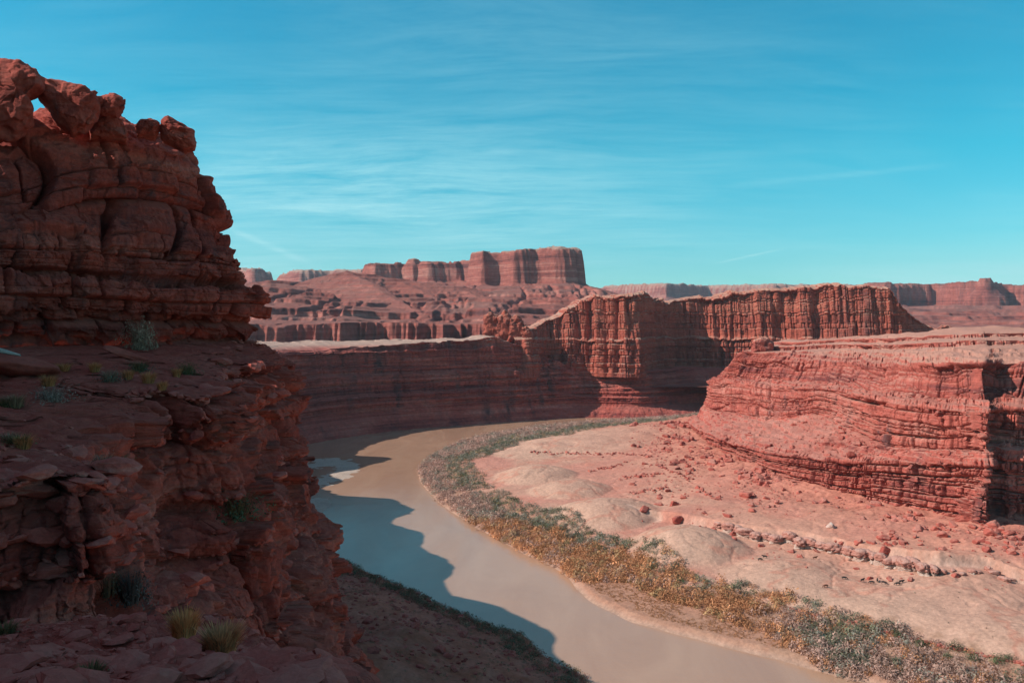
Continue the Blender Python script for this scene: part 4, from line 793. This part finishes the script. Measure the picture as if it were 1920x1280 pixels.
cB = np.where(rr[:, None] < .40, GRN, np.where(rr[:, None] < .85, GRY, np.where(rr[:, None] < .93, YEL, DGR)))
cB = np.where((lowr[:, None] > .3), np.where(rr[:, None] < .5, PNK, np.where(rr[:, None] < .7, ORA, GRN)), cB)
isin = (g.random(len(x)) < inner); cc = np.where(isin[:, None], cB, cA) * (1 + .22 * g.normal(size=(len(x), 1)))
rad = (1.7 + 2.3 * g.random(len(x)) ** 1.8) * np.where(isin, .8, 1.0) * np.where(px < 860, .8, 1)
near = y < 520
print('bushes', len(x), near.sum())
def put(m, name, ntri, leaf, label, seed):
    if m.sum(): bushes(name, np.stack([x, y, z - .1], 1)[m], rad[m], cc[m], ntri, leaf, label, 'thicket', seed)
put(near & ~isin, 'riverside_thicket', 150, .10, 'orange and straw coloured thicket along the near shore of the bend', 1)
put(near & isin, 'sagebrush_belt', 120, .10, 'grey green brush behind the orange thicket', 2)
put(~near & ~isin, 'pale_thicket', 60, .12, 'pale pinkish bare thicket round the tip of the bend', 3)
put(~near & isin, 'distant_sagebrush', 55, .12, 'grey green brush on the far side of the bend', 4)
# grass on the mud bar
n_ = 60000; x = g.uniform(20, 180, n_); y = g.uniform(270, 400, n_); d_ = sdist(P_in, x, y); z = Tz(x, y); px = 960 + x / y * F
k = (d_ > 6) & (d_ < 30) & (px > 1080) & (px < 1640) & (fbm(x / 7, y / 7, 0, 3, 410) > -.25) & (g.random(n_) < .5); x, y, z = x[k], y[k], z[k]
bushes('bar_grass', np.stack([x, y, z], 1), .35 + .45 * g.random(len(x)), np.array([0.36, 0.17, 0.075]) * (1 + .2 * g.normal(size=(len(x), 1))), 14, .2, 'brown grass on the mud bar by the river', 'grass', 9, hgt=.7)
# sparse scrub over the plain and domes
n_ = 26000; x = g.uniform(-40, 620, n_); y = g.uniform(300, 1050, n_); d_ = sdist(P_in, x, y); dbb = -sdist(P_butte, x, y); px = 960 + x / y * F
k = (d_ > 45) & (dbb > 6) & (px < 2000) & (g.random(n_) < .15 + .35 * (fbm(x / 30, y / 30, 0, 3, 420) > 0)); x, y = x[k], y[k]; z = Tz(x, y)
bushes('desert_scrub', np.stack([x, y, z], 1), .2 + .4 * g.random(len(x)) ** 2, np.array([0.26, 0.19, 0.13]) * (1 + .25 * g.normal(size=(len(x), 1))), 9, .3, 'tiny scattered scrub dotting the plain', 'scrub', 10, hgt=.7)
# near bank, in the shade
n_ = 60000; x = g.uniform(-230, 60, n_); y = g.uniform(235, 560, n_); d_ = sdist(P_near, x, y); z = Tz(x, y); px = 960 + x / y * F
pr_ = np.where(d_ < 16, .9, .28 + .5 * (fbm(x / 18, y / 18, 0, 3, 430) > .05)); k = (d_ > 1.5) & (d_ < 110) & (px > 520) & (g.random(n_) < pr_ * .5); x, y, z, d_ = x[k], y[k], z[k], d_[k]
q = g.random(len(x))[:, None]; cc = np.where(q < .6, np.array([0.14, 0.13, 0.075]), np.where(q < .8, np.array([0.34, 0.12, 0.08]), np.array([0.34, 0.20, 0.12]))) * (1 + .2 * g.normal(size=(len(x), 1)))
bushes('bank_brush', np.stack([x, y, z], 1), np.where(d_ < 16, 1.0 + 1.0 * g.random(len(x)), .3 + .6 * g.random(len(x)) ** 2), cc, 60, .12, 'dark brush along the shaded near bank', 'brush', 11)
g = np.random.default_rng(31)
x = g.uniform(-160, 40, 1500); y = g.uniform(260, 430, 1500); d_ = sdist(P_near, x, y); k = (d_ > 3) & (d_ < 90); x, y = x[k], y[k]
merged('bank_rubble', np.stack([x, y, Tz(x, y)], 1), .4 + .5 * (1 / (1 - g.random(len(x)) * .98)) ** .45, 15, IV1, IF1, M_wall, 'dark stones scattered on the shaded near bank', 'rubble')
# single dark green bushes
def tree(px, py, r, label, group=None, col=DGR, seed=0):
    p = ground(px, py + 6); root = emptyo('bush', p, label, 'bush', group); pts = []; cols_ = []
    b_ = bush_proto(seed + 70, 900, .045, .9, .5) ; b_ *= r; g2 = np.random.default_rng(seed); C = np.clip(col * (1 + .3 * g2.normal(size=(900, 1, 1))) * np.ones((1, 3, 1)), .01, .9)
    b_[..., 2] += r * .15
    mk('crown', b_.reshape(-1, 3), np.arange(2700).reshape(-1, 3), M_veg, parent=root, smooth=False, colors=C.reshape(-1, 3))
    vs_, fs_ = [], []
    for i in range(6):
        a = g2.random() * 6.28; tip = np.array([math.cos(a) * r * .6, math.sin(a) * r * .6, r * .8]); w_ = r * .035
        for j in range(2):
            o1 = np.array([w_, 0, 0]) if j == 0 else np.array([0, w_, 0]); b0 = len(vs_); vs_ += [-o1, o1, tip * .6 + [0, 0, r * .1] , tip]; fs_.append([b0, b0 + 1, b0 + 3, b0 + 2])
    mk('stems', np.array(vs_), np.array(fs_), M_bark, parent=root, smooth=False); return root
M_bark = flat_mat('bark', (0.12, 0.08, 0.06), .95, .1, sc=4)
for i, (px, py, r) in enumerate([(1118, 1022, 2.6), (1128, 1026, 3.0), (1138, 1032, 2.4), (1373, 1101, 3.0), (1395, 1111, 2.6), (1549, 1165, 2.4), (1576, 1168, 2.2), (1685, 1190, 2.8), (1728, 1206, 3.2), (1779, 1228, 2.2), (1792, 1213, 3.4), (1826, 1232, 2.6), (1869, 1236, 3.2), (1890, 1232, 2.6), (1000, 985, 2.2), (1052, 1000, 2.0)]):
    lo = px > 1500; tree(px, py, r, 'dark green rounded bush at the edge of the flat above the thicket, lower right' if lo else ('dark green bush amid the grey brush near the middle of the bend' if px < 1300 else 'olive bush where the orange thicket meets the flat'), 'dark green bushes at the lower right edge' if lo else ('dark green bushes near the middle of the bend' if px < 1300 else 'olive bushes at the thicket edge'), DGR * (1.0 if i % 3 else 1.5), i)
# ------------------------------------------------------------------ cattle
def skin_mesh(name, verts, edges, mat, sub=1):
    me = bpy.data.meshes.new(name + '_tmp'); me.from_pydata([v[:3] for v in verts], edges, []); ob = bpy.data.objects.new(name + '_tmp', me); COL.objects.link(ob)
    ob.modifiers.new('s', 'SKIN'); 
    for i, v in enumerate(verts):
        sv = me.skin_vertices[0].data[i]; sv.radius = (v[3], v[4] if len(v) > 4 else v[3]); sv.use_root = (i == 0)
    m_ = ob.modifiers.new('u', 'SUBSURF'); m_.levels = sub; m_.render_levels = sub
    dg = bpy.context.evaluated_depsgraph_get(); out = bpy.data.meshes.new_from_object(ob.evaluated_get(dg)); bpy.data.objects.remove(ob); out.name = name
    out.materials.clear(); out.materials.append(mat); out.polygons.foreach_set('use_smooth', [True] * len(out.polygons)); return out
M_hide = flat_mat('black_hide', (0.018, 0.015, 0.014), .7, .3); M_brownh = flat_mat('brown_hide', (0.14, 0.055, 0.03), .7, .3); M_horn = flat_mat('hoof', (0.05, 0.04, 0.035), .6, .3)
def cow_mesh(graze, mat):
    hz = (.45, -.30) if graze else (1.28, 0.0)
    V_ = [(-.75, 0, 1.08, .30, .34), (-.35, 0, 1.02, .36, .38), (.15, 0, 1.0, .36, .40), (.62, 0, 1.06, .28, .34), (.95, 0, .98 if graze else 1.22, .17, .22), (1.18, 0, .62 if graze else 1.38, .13, .15), (1.38, 0, .30 if graze else 1.28, .10, .11), (1.5, 0, .12 if graze else 1.15, .08, .08)]
    E_ = [(i, i + 1) for i in range(7)]
    for sx, zx in ((-.68, -1), (.55, 1)):
        for sy in (-.2, .2):
            b0 = len(V_); at_ = 0 if sx < 0 else 3
            V_ += [(sx, sy, .78, .15, .13), (sx + (-.06 if sx < 0 else .0), sy * 1.05, .48, .075, .07), (sx + (.0 if sx < 0 else .02), sy * 1.05, .24, .05, .05), (sx + .02, sy * 1.05, .03, .055, .055)]; E_ += [(at_, b0), (b0, b0 + 1), (b0 + 1, b0 + 2), (b0 + 2, b0 + 3)]
    b0 = len(V_); V_ += [(-1.05, 0, 1.12, .05, .05), (-1.12, 0, .75, .03, .03), (-1.12, 0, .45, .05, .05)]; E_ += [(0, b0), (b0, b0 + 1), (b0 + 1, b0 + 2)]
    ei = 5; 
    for sy in (-1, 1):
        b0 = len(V_); V_ += [(1.10, sy * .24, (.66 if graze else 1.44), .05, .03)]; E_ += [(ei, b0)]
    return skin_mesh('cow', V_, E_, mat)
CM = {(gz, br): cow_mesh(gz, M_brownh if br else M_hide) for gz in (0, 1) for br in (0, 1)}
cows = [(1425, 1049, 1, 0, 'black cow grazing, left one of the far pair on the flat', None), (1434, 1044, 0, 0, 'black cow standing, right one of the far pair on the flat', None), (1548, 1099, 1, 1, 'dark brown cow grazing alone on the reddish track', None), (1583, 1084, 1, 0, 'black cow grazing at the left end of the herd', None), (1617, 1088, 0, 0, 'black cow standing alone second from the left of the herd', None),
        (1635, 1092, 1, 0, 'h', 1), (1645, 1089, 0, 0, 'h', 1), (1657, 1093, 1, 0, 'h', 1), (1683, 1095, 1, 0, 'black cow grazing in the rightmost pair of the herd, nearer one', None), (1690, 1091, 0, 0, 'black cow standing in the rightmost pair of the herd, farther one', None),
        (1528, 1046, 0, 1, 'brown cow standing below the row of hoodoos', None), (1594, 1050, 1, 0, 'black calf by itself just below the hoodoos', None), (1654, 1056, 1, 0, 'black cow close under the pale scarp, left of three', None), (1662, 1060, 0, 0, 'black cow close under the pale scarp, middle of three', None), (1677, 1060, 1, 0, 'black cow close under the pale scarp, right of three', None)]
for i, (px, py, gz, br, lab, gr) in enumerate(cows):
    p = ground(px, py + 2); o = bpy.data.objects.new('cow', CM[(gz, br)]); COL.objects.link(o); o.location = p; o.rotation_euler = (0, 0, [0.2, 2.9, 3.3, -.3, .5, 2.6, 1.2, -.5, 3.0, .1][i % 10]); s_ = .75 if 'calf' in lab else 1.12; o.scale = (s_,) * 3
    tag(o, 'black cow in the tight trio in the middle of the herd' if gr else lab, 'cow', 'trio of black cows in the herd' if gr else 'cattle on the flat')
# ------------------------------------------------------------------ plants, rocks and wood on the near ledges
FX = 960 + BEN[..., 0] / BEN[..., 1] * F; FY = HY - (BEN[..., 2] - H) / BEN[..., 1] * F
def fore_at(px, py):
    gyv = np.linspace(2, 15, 900); gxv = (px - 960) / F * gyv; gz_ = Nz(gxv, gyv); hit = np.where(H - (py - HY) / F * gyv < gz_)[0]
    if len(hit) and hit[0] > 0: i = hit[0]; return np.array([gxv[i], gyv[i], gz_[i]]), np.array([0, 0, 1.])
    for r_ in (2.5, 6, 12):
        m_ = (np.abs(FX - px) < r_) & (np.abs(FY - py) < r_) & (BEN[..., 1] > 3)
        if m_.any():
            ii = np.argwhere(m_); k = ii[np.argmin(BEN[m_][:, 1])]; return BEN[k[0], k[1]].copy(), BEN_N[k[0], k[1]].copy()
    return None, None
M_slab = M_fore
def blades(n_, h_, spread, seed, lean=.5):
    g2 = np.random.default_rng(seed); a = g2.random(n_) * 6.28; r0 = g2.random(n_) ** .6 * spread * .35; hh = h_ * (.5 + .5 * g2.random(n_)); out = spread * (.2 + lean * g2.random(n_))
    b_ = np.stack([r0 * np.cos(a), r0 * np.sin(a), 0 * a], 1); d_ = np.stack([np.cos(a), np.sin(a), 0 * a], 1); t_ = np.stack([-np.sin(a), np.cos(a), 0 * a], 1); w_ = .006 + .006 * g2.random(n_)
    m1 = b_ + d_ * (out * .35)[:, None] + np.array([0, 0, 1]) * (hh * .65)[:, None]; tp = b_ + d_ * out[:, None] + np.array([0, 0, 1]) * hh[:, None]
    V = np.stack([b_ - t_ * w_[:, None], b_ + t_ * w_[:, None], m1 + t_ * w_[:, None] * .7, m1 - t_ * w_[:, None] * .7, tp], 1)
    i = np.arange(n_)[:, None] * 5; F_ = np.concatenate([i + np.array([[0, 1, 2]]), i + np.array([[0, 2, 3]]), i + np.array([[3, 2, 4]])]); return V.reshape(-1, 3), F_
def tuft(p, h_, spread, col, label, seed, n_=260, cat='grass tuft', name='grass_tuft', leaves=0, leafcol=None, group=None):
    root = emptyo(name, tuple(p), label, cat, group); V, F_ = blades(n_, h_, spread, seed); g2 = np.random.default_rng(seed); C = np.repeat(np.clip(np.array(col) * (1 + .25 * g2.normal(size=(n_, 1))), .01, .9), 5, 0)
    mk('stems' if leaves else 'blades', V, F_, M_veg, parent=root, smooth=False, colors=C)
    if leaves:
        b_ = bush_proto(seed, leaves, .035, .85, .35) * np.array([spread, spread, h_]); C = np.clip(np.array(leafcol) * (1 + .3 * g2.normal(size=(leaves, 1, 1))) * np.ones((1, 3, 1)), .01, .9)
        mk('leaves', b_.reshape(-1, 3), np.arange(leaves * 3).reshape(-1, 3), M_veg, parent=root, smooth=False, colors=C.reshape(-1, 3))
    return root
STR = (0.62, 0.25, 0.10); SGE = (0.34, 0.21, 0.14); GRN2 = (0.20, 0.13, 0.06)
plants = [(262, 652, 1.9, 1.1, SGE, 1400, SGE, 'largest grey green shrub at the foot of the cliff wall'), (90, 722, .55, .6, STR, 0, 0, 'straw coloured tuft beside the tilted slab'), (100, 748, .65, .9, (.36, .25, .20), 900, (.34, .23, .18), 'blue grey brush below the straw tuft'), (30, 762, .5, .6, (.36, .2, .12), 0, 0, 'reddish straw tuft at the left edge of the bench'), (12, 758, .4, .6, GRN2, 500, GRN2, 'low green bush at the left edge beside a straw tuft'),
  (180, 694, .5, .5, STR, 0, 0, 'orange straw tuft in the middle of the trail bench'), (205, 712, .6, .7, SGE, 600, (.13, .13, .09), 'dark grey bush right of the middle straw tuft'), (240, 708, .5, .5, STR, 0, 0, 'straw tuft between two dark bushes on the bench'), (262, 694, .6, .8, GRN2, 700, (.09, .11, .07), 'dark green bush in the centre of the bench'), (278, 716, .6, .6, STR, 0, 0, 'straw tuft below the dark green centre bush'), (332, 704, .5, .4, STR, 0, 0, 'small pale tuft toward the bench edge'), (350, 700, .7, .8, GRN2, 700, (.10, .13, .06), 'green bush near the bench edge'), (306, 730, .4, .4, STR, 0, 0, 'small straw tuft alone on the rubble'),
  (120, 692, .4, .7, STR, 0, 0, 'low straw patch behind the tilted slab'), (45, 838, .4, .5, STR, 0, 0, 'dull straw tuft on the lower rubble at left'), (30, 832, .3, .6, GRN2, 400, GRN2, 'low green mat on the lower rubble at left'), (192, 882, .5, .45, SGE, 500, (.13, .12, .1), 'small grey bush on the gravel ledge corner'), (445, 966, 1.2, 1.4, GRN2, 1000, (.09, .11, .06), 'dark green bush on the steep slope between cliffs'),
  (248, 1128, .9, .6, (.12, .09, .08), 900, (.12, .10, .09), 'dark leafless twiggy bush in the gully below the cliff'), (205, 1118, .7, .5, (.2, .13, .08), 300, (.16, .11, .07), 'brown bush in the gully left of the twiggy one'), (346, 1204, .50, .30, (.80, .33, .13), 0, 0, 'tallest straw coloured grass clump at the edge of the near ledge'), (415, 1226, .34, .3, (.66, .30, .14), 0, 0, 'shorter straw grass clump right of the tallest one'), (10, 1190, .25, .3, GRN2, 300, GRN2, 'small green plant at the left edge of the near ledge'), (170, 1270, .16, .16, GRN2, 250, (.1, .15, .07), 'tiny green plant among the nearest stones')]
for i, (px, py, h_, sp_, col, lv, lc, lab) in enumerate(plants):
    p, nn = fore_at(px, py)
    if p is None: print('noplant', px, py); continue
    tuft(p - np.array([0, 0, .04]), h_, sp_, col, lab, 500 + i, 200 if lv else (700 if py > 1100 else 330), 'shrub' if lv else 'grass tuft', 'shrub' if lv else 'grass_tuft', lv, lc if lv else None)
g = np.random.default_rng(77); k_ = 0
for i in range(60):
    px = g.uniform(5, 420); py = g.uniform(672, 800) if px > 250 else g.uniform(665, 900)
    p, nn = fore_at(px, py)
    if p is None or nn[2] < .6 or k_ > 34: continue
    k_ += 1; h_ = .18 + .25 * g.random(); a_ = g.random()
    if a_ < .5: tuft(p - np.array([0, 0, .03]), h_, h_ * .9, STR if a_ < .35 else (.5, .36, .26), 'small straw tuft among the stones of the shaded bench', 900 + i, 110, 'grass tuft', 'grass_tuft', group='small straw tufts on the shaded bench')
    else: tuft(p - np.array([0, 0, .03]), h_, h_ * 1.5, SGE, 'low dull green shrublet among the stones of the shaded bench', 900 + i, 60, 'shrub', 'shrub', 220, SGE if a_ < .75 else (.13, .13, .06), group='low green shrublets on the shaded bench')
# tilted slabs and a bleached log
def slab(name, px, py, dims, rot, label, mat, cat, seed, lift=.2):
    p, nn = fore_at(px, py); v = boulder(seed, None, 1.0, 16, .05) * np.array(dims); o = mk(name, v, IF3, mat, label=label, cat=cat); o.location = p + np.array([0, 0, lift]); o.rotation_euler = rot; return o
slab('rock_slab', 30, 698, (1.9, 1.2, .42), (.1, .12, .2), 'long tilted flat slab on the bench at the left edge', M_slab, 'rock slab', 801, .35)
slab('rock_slab', 240, 668, (1.5, .7, .16), (.1, .38, .1), 'thin dark slab lying at the foot of the grey shrub', M_slab, 'rock slab', 802, .2)
M_wood = flat_mat('bleached_wood', (0.50, 0.42, 0.36), .9, .1, sc=6)
p, nn = fore_at(4, 664); th = np.linspace(0, 6.283, 14, endpoint=False); tt_ = np.linspace(0, 1, 24); rr = .20 * (1 - .75 * tt_) ; Lg = np.stack([np.stack([(-.9 + 1.9 * t_) + 0 * th, rr[k] * np.cos(th) * (1 + .2 * np.sin(3 * th + t_ * 4)), .55 - .45 * t_ + rr[k] * np.sin(th)], -1) for k, t_ in enumerate(tt_)])
q_ = np.arange(24 * 14).reshape(24, 14); Qf = np.stack([q_[:-1], np.roll(q_, -1, 1)[:-1], np.roll(q_, -1, 1)[1:], q_[1:]], -1).reshape(-1, 4)
o = mk('driftwood_log', Lg, Qf, M_wood, label='bleached pale log end at the left edge of the bench', cat='log'); o.location = p
# loose stones on the near ledge and the bench
M_stone = rock_mat('loose_stone', [(0.28, 0.055, 0.042), (0.42, 0.08, 0.055), (0.50, 0.11, 0.08), (0.52, 0.20, 0.15)], [(0.46, 0.085, 0.06), (0.52, 0.15, 0.11)], sc=.15, varn=.2, strat=1.5)
SP = []
for i in range(7):
    me = bpy.data.meshes.new('stone'); v = boulder(500 + i, IV2, .4 + .06 * (i % 3), 10, .04); me.from_pydata(v.tolist(), [], IF2.tolist()); me.materials.append(M_stone); SP.append(me)
g = np.random.default_rng(41); n_ = 3400; y = 5.0 + 9.5 * g.random(n_) ** 1.3; x = (g.uniform(-60, 640, n_) - 960) / F * y; z = Nz(x, y); px = 960 + x / y * F; py = HY - (z - H) / y * F
k = (py < 1300); x, y, z = x[k], y[k], z[k]; sz = .015 + .024 * (1 / (1 - g.random(len(x)) * .985)) ** .58; oo = np.argsort(-sz / y)
for k in oo[:150]: place(SP[g.integers(7)], 'stone', (float(x[k]), float(y[k]), float(z[k] + sz[k] * .1)), float(sz[k]), 'loose flat stone on the dark ledge at the bottom left', 'stone', 'loose stones on the near ledge', sq=.8, g=g)
merged('gravel', np.stack([x, y, z], 1)[oo[150:]], sz[oo[150:]], 16, IV1, IF1, M_stone, 'small stones covering the near ledge', 'gravel', flat=.45)
m_ = (BEN_N[..., 2] > .72) & (BEN[..., 1] > 12) & (BEN[..., 0] > -19) & (FX > -50) & (FX < 700) & (FY < 1300); idx = np.argwhere(m_); pk = idx[g.choice(len(idx), 5200, replace=False)]
bp_ = BEN[pk[:, 0], pk[:, 1]]; trail = (bp_[:, 0] < -15.5 - .0 * bp_[:, 1]) & (g.random(len(bp_)) < .75); bp_ = bp_[~trail]; bs = .05 + .05 * (1 / (1 - g.random(len(bp_)) * .985)) ** .55; oo = np.argsort(-bs / bp_[:, 1])
for k in oo[:120]: place(SP[g.integers(7)], 'stone', tuple(bp_[k] + np.array([0, 0, bs[k] * .15])), float(bs[k] * 1.2), 'loose angular stone on the shaded bench and ledges at left', 'stone', 'loose stones on the bench', g=g)
merged('bench_gravel', bp_[oo[120:]], bs[oo[120:]], 17, IV1, IF1, M_stone, 'small loose stones over the shaded bench', 'gravel', flat=.5)
# ------------------------------------------------------------------ haze
hz_m = bpy.data.materials.new('haze'); hz_m.use_nodes = True; t = hz_m.node_tree; t.nodes.clear()
pv = N(t, 'ShaderNodeVolumePrincipled'); pv.inputs['Color'].default_value = (0.80, 0.90, 1.0, 1); pv.inputs['Density'].default_value = 0.00003; pv.inputs['Anisotropy'].default_value = 0.3
ou = N(t, 'ShaderNodeOutputMaterial'); L(t, pv.outputs[0], ou.inputs['Volume'])
x0, x1, y0, y1, z0, z1 = -9000, 18000, -400, 10500, -60, 900
Vb = [(x0, y0, z0), (x1, y0, z0), (x1, y1, z0), (x0, y1, z0), (x0, y0, z1), (x1, y0, z1), (x1, y1, z1), (x0, y1, z1)]
mk('haze', np.array(Vb, float), np.array([(0, 3, 2, 1), (4, 5, 6, 7), (0, 1, 5, 4), (1, 2, 6, 5), (2, 3, 7, 6), (3, 0, 4, 7)]), hz_m, smooth=False, kind='stuff', label='thin blue air over the canyon', cat='haze')
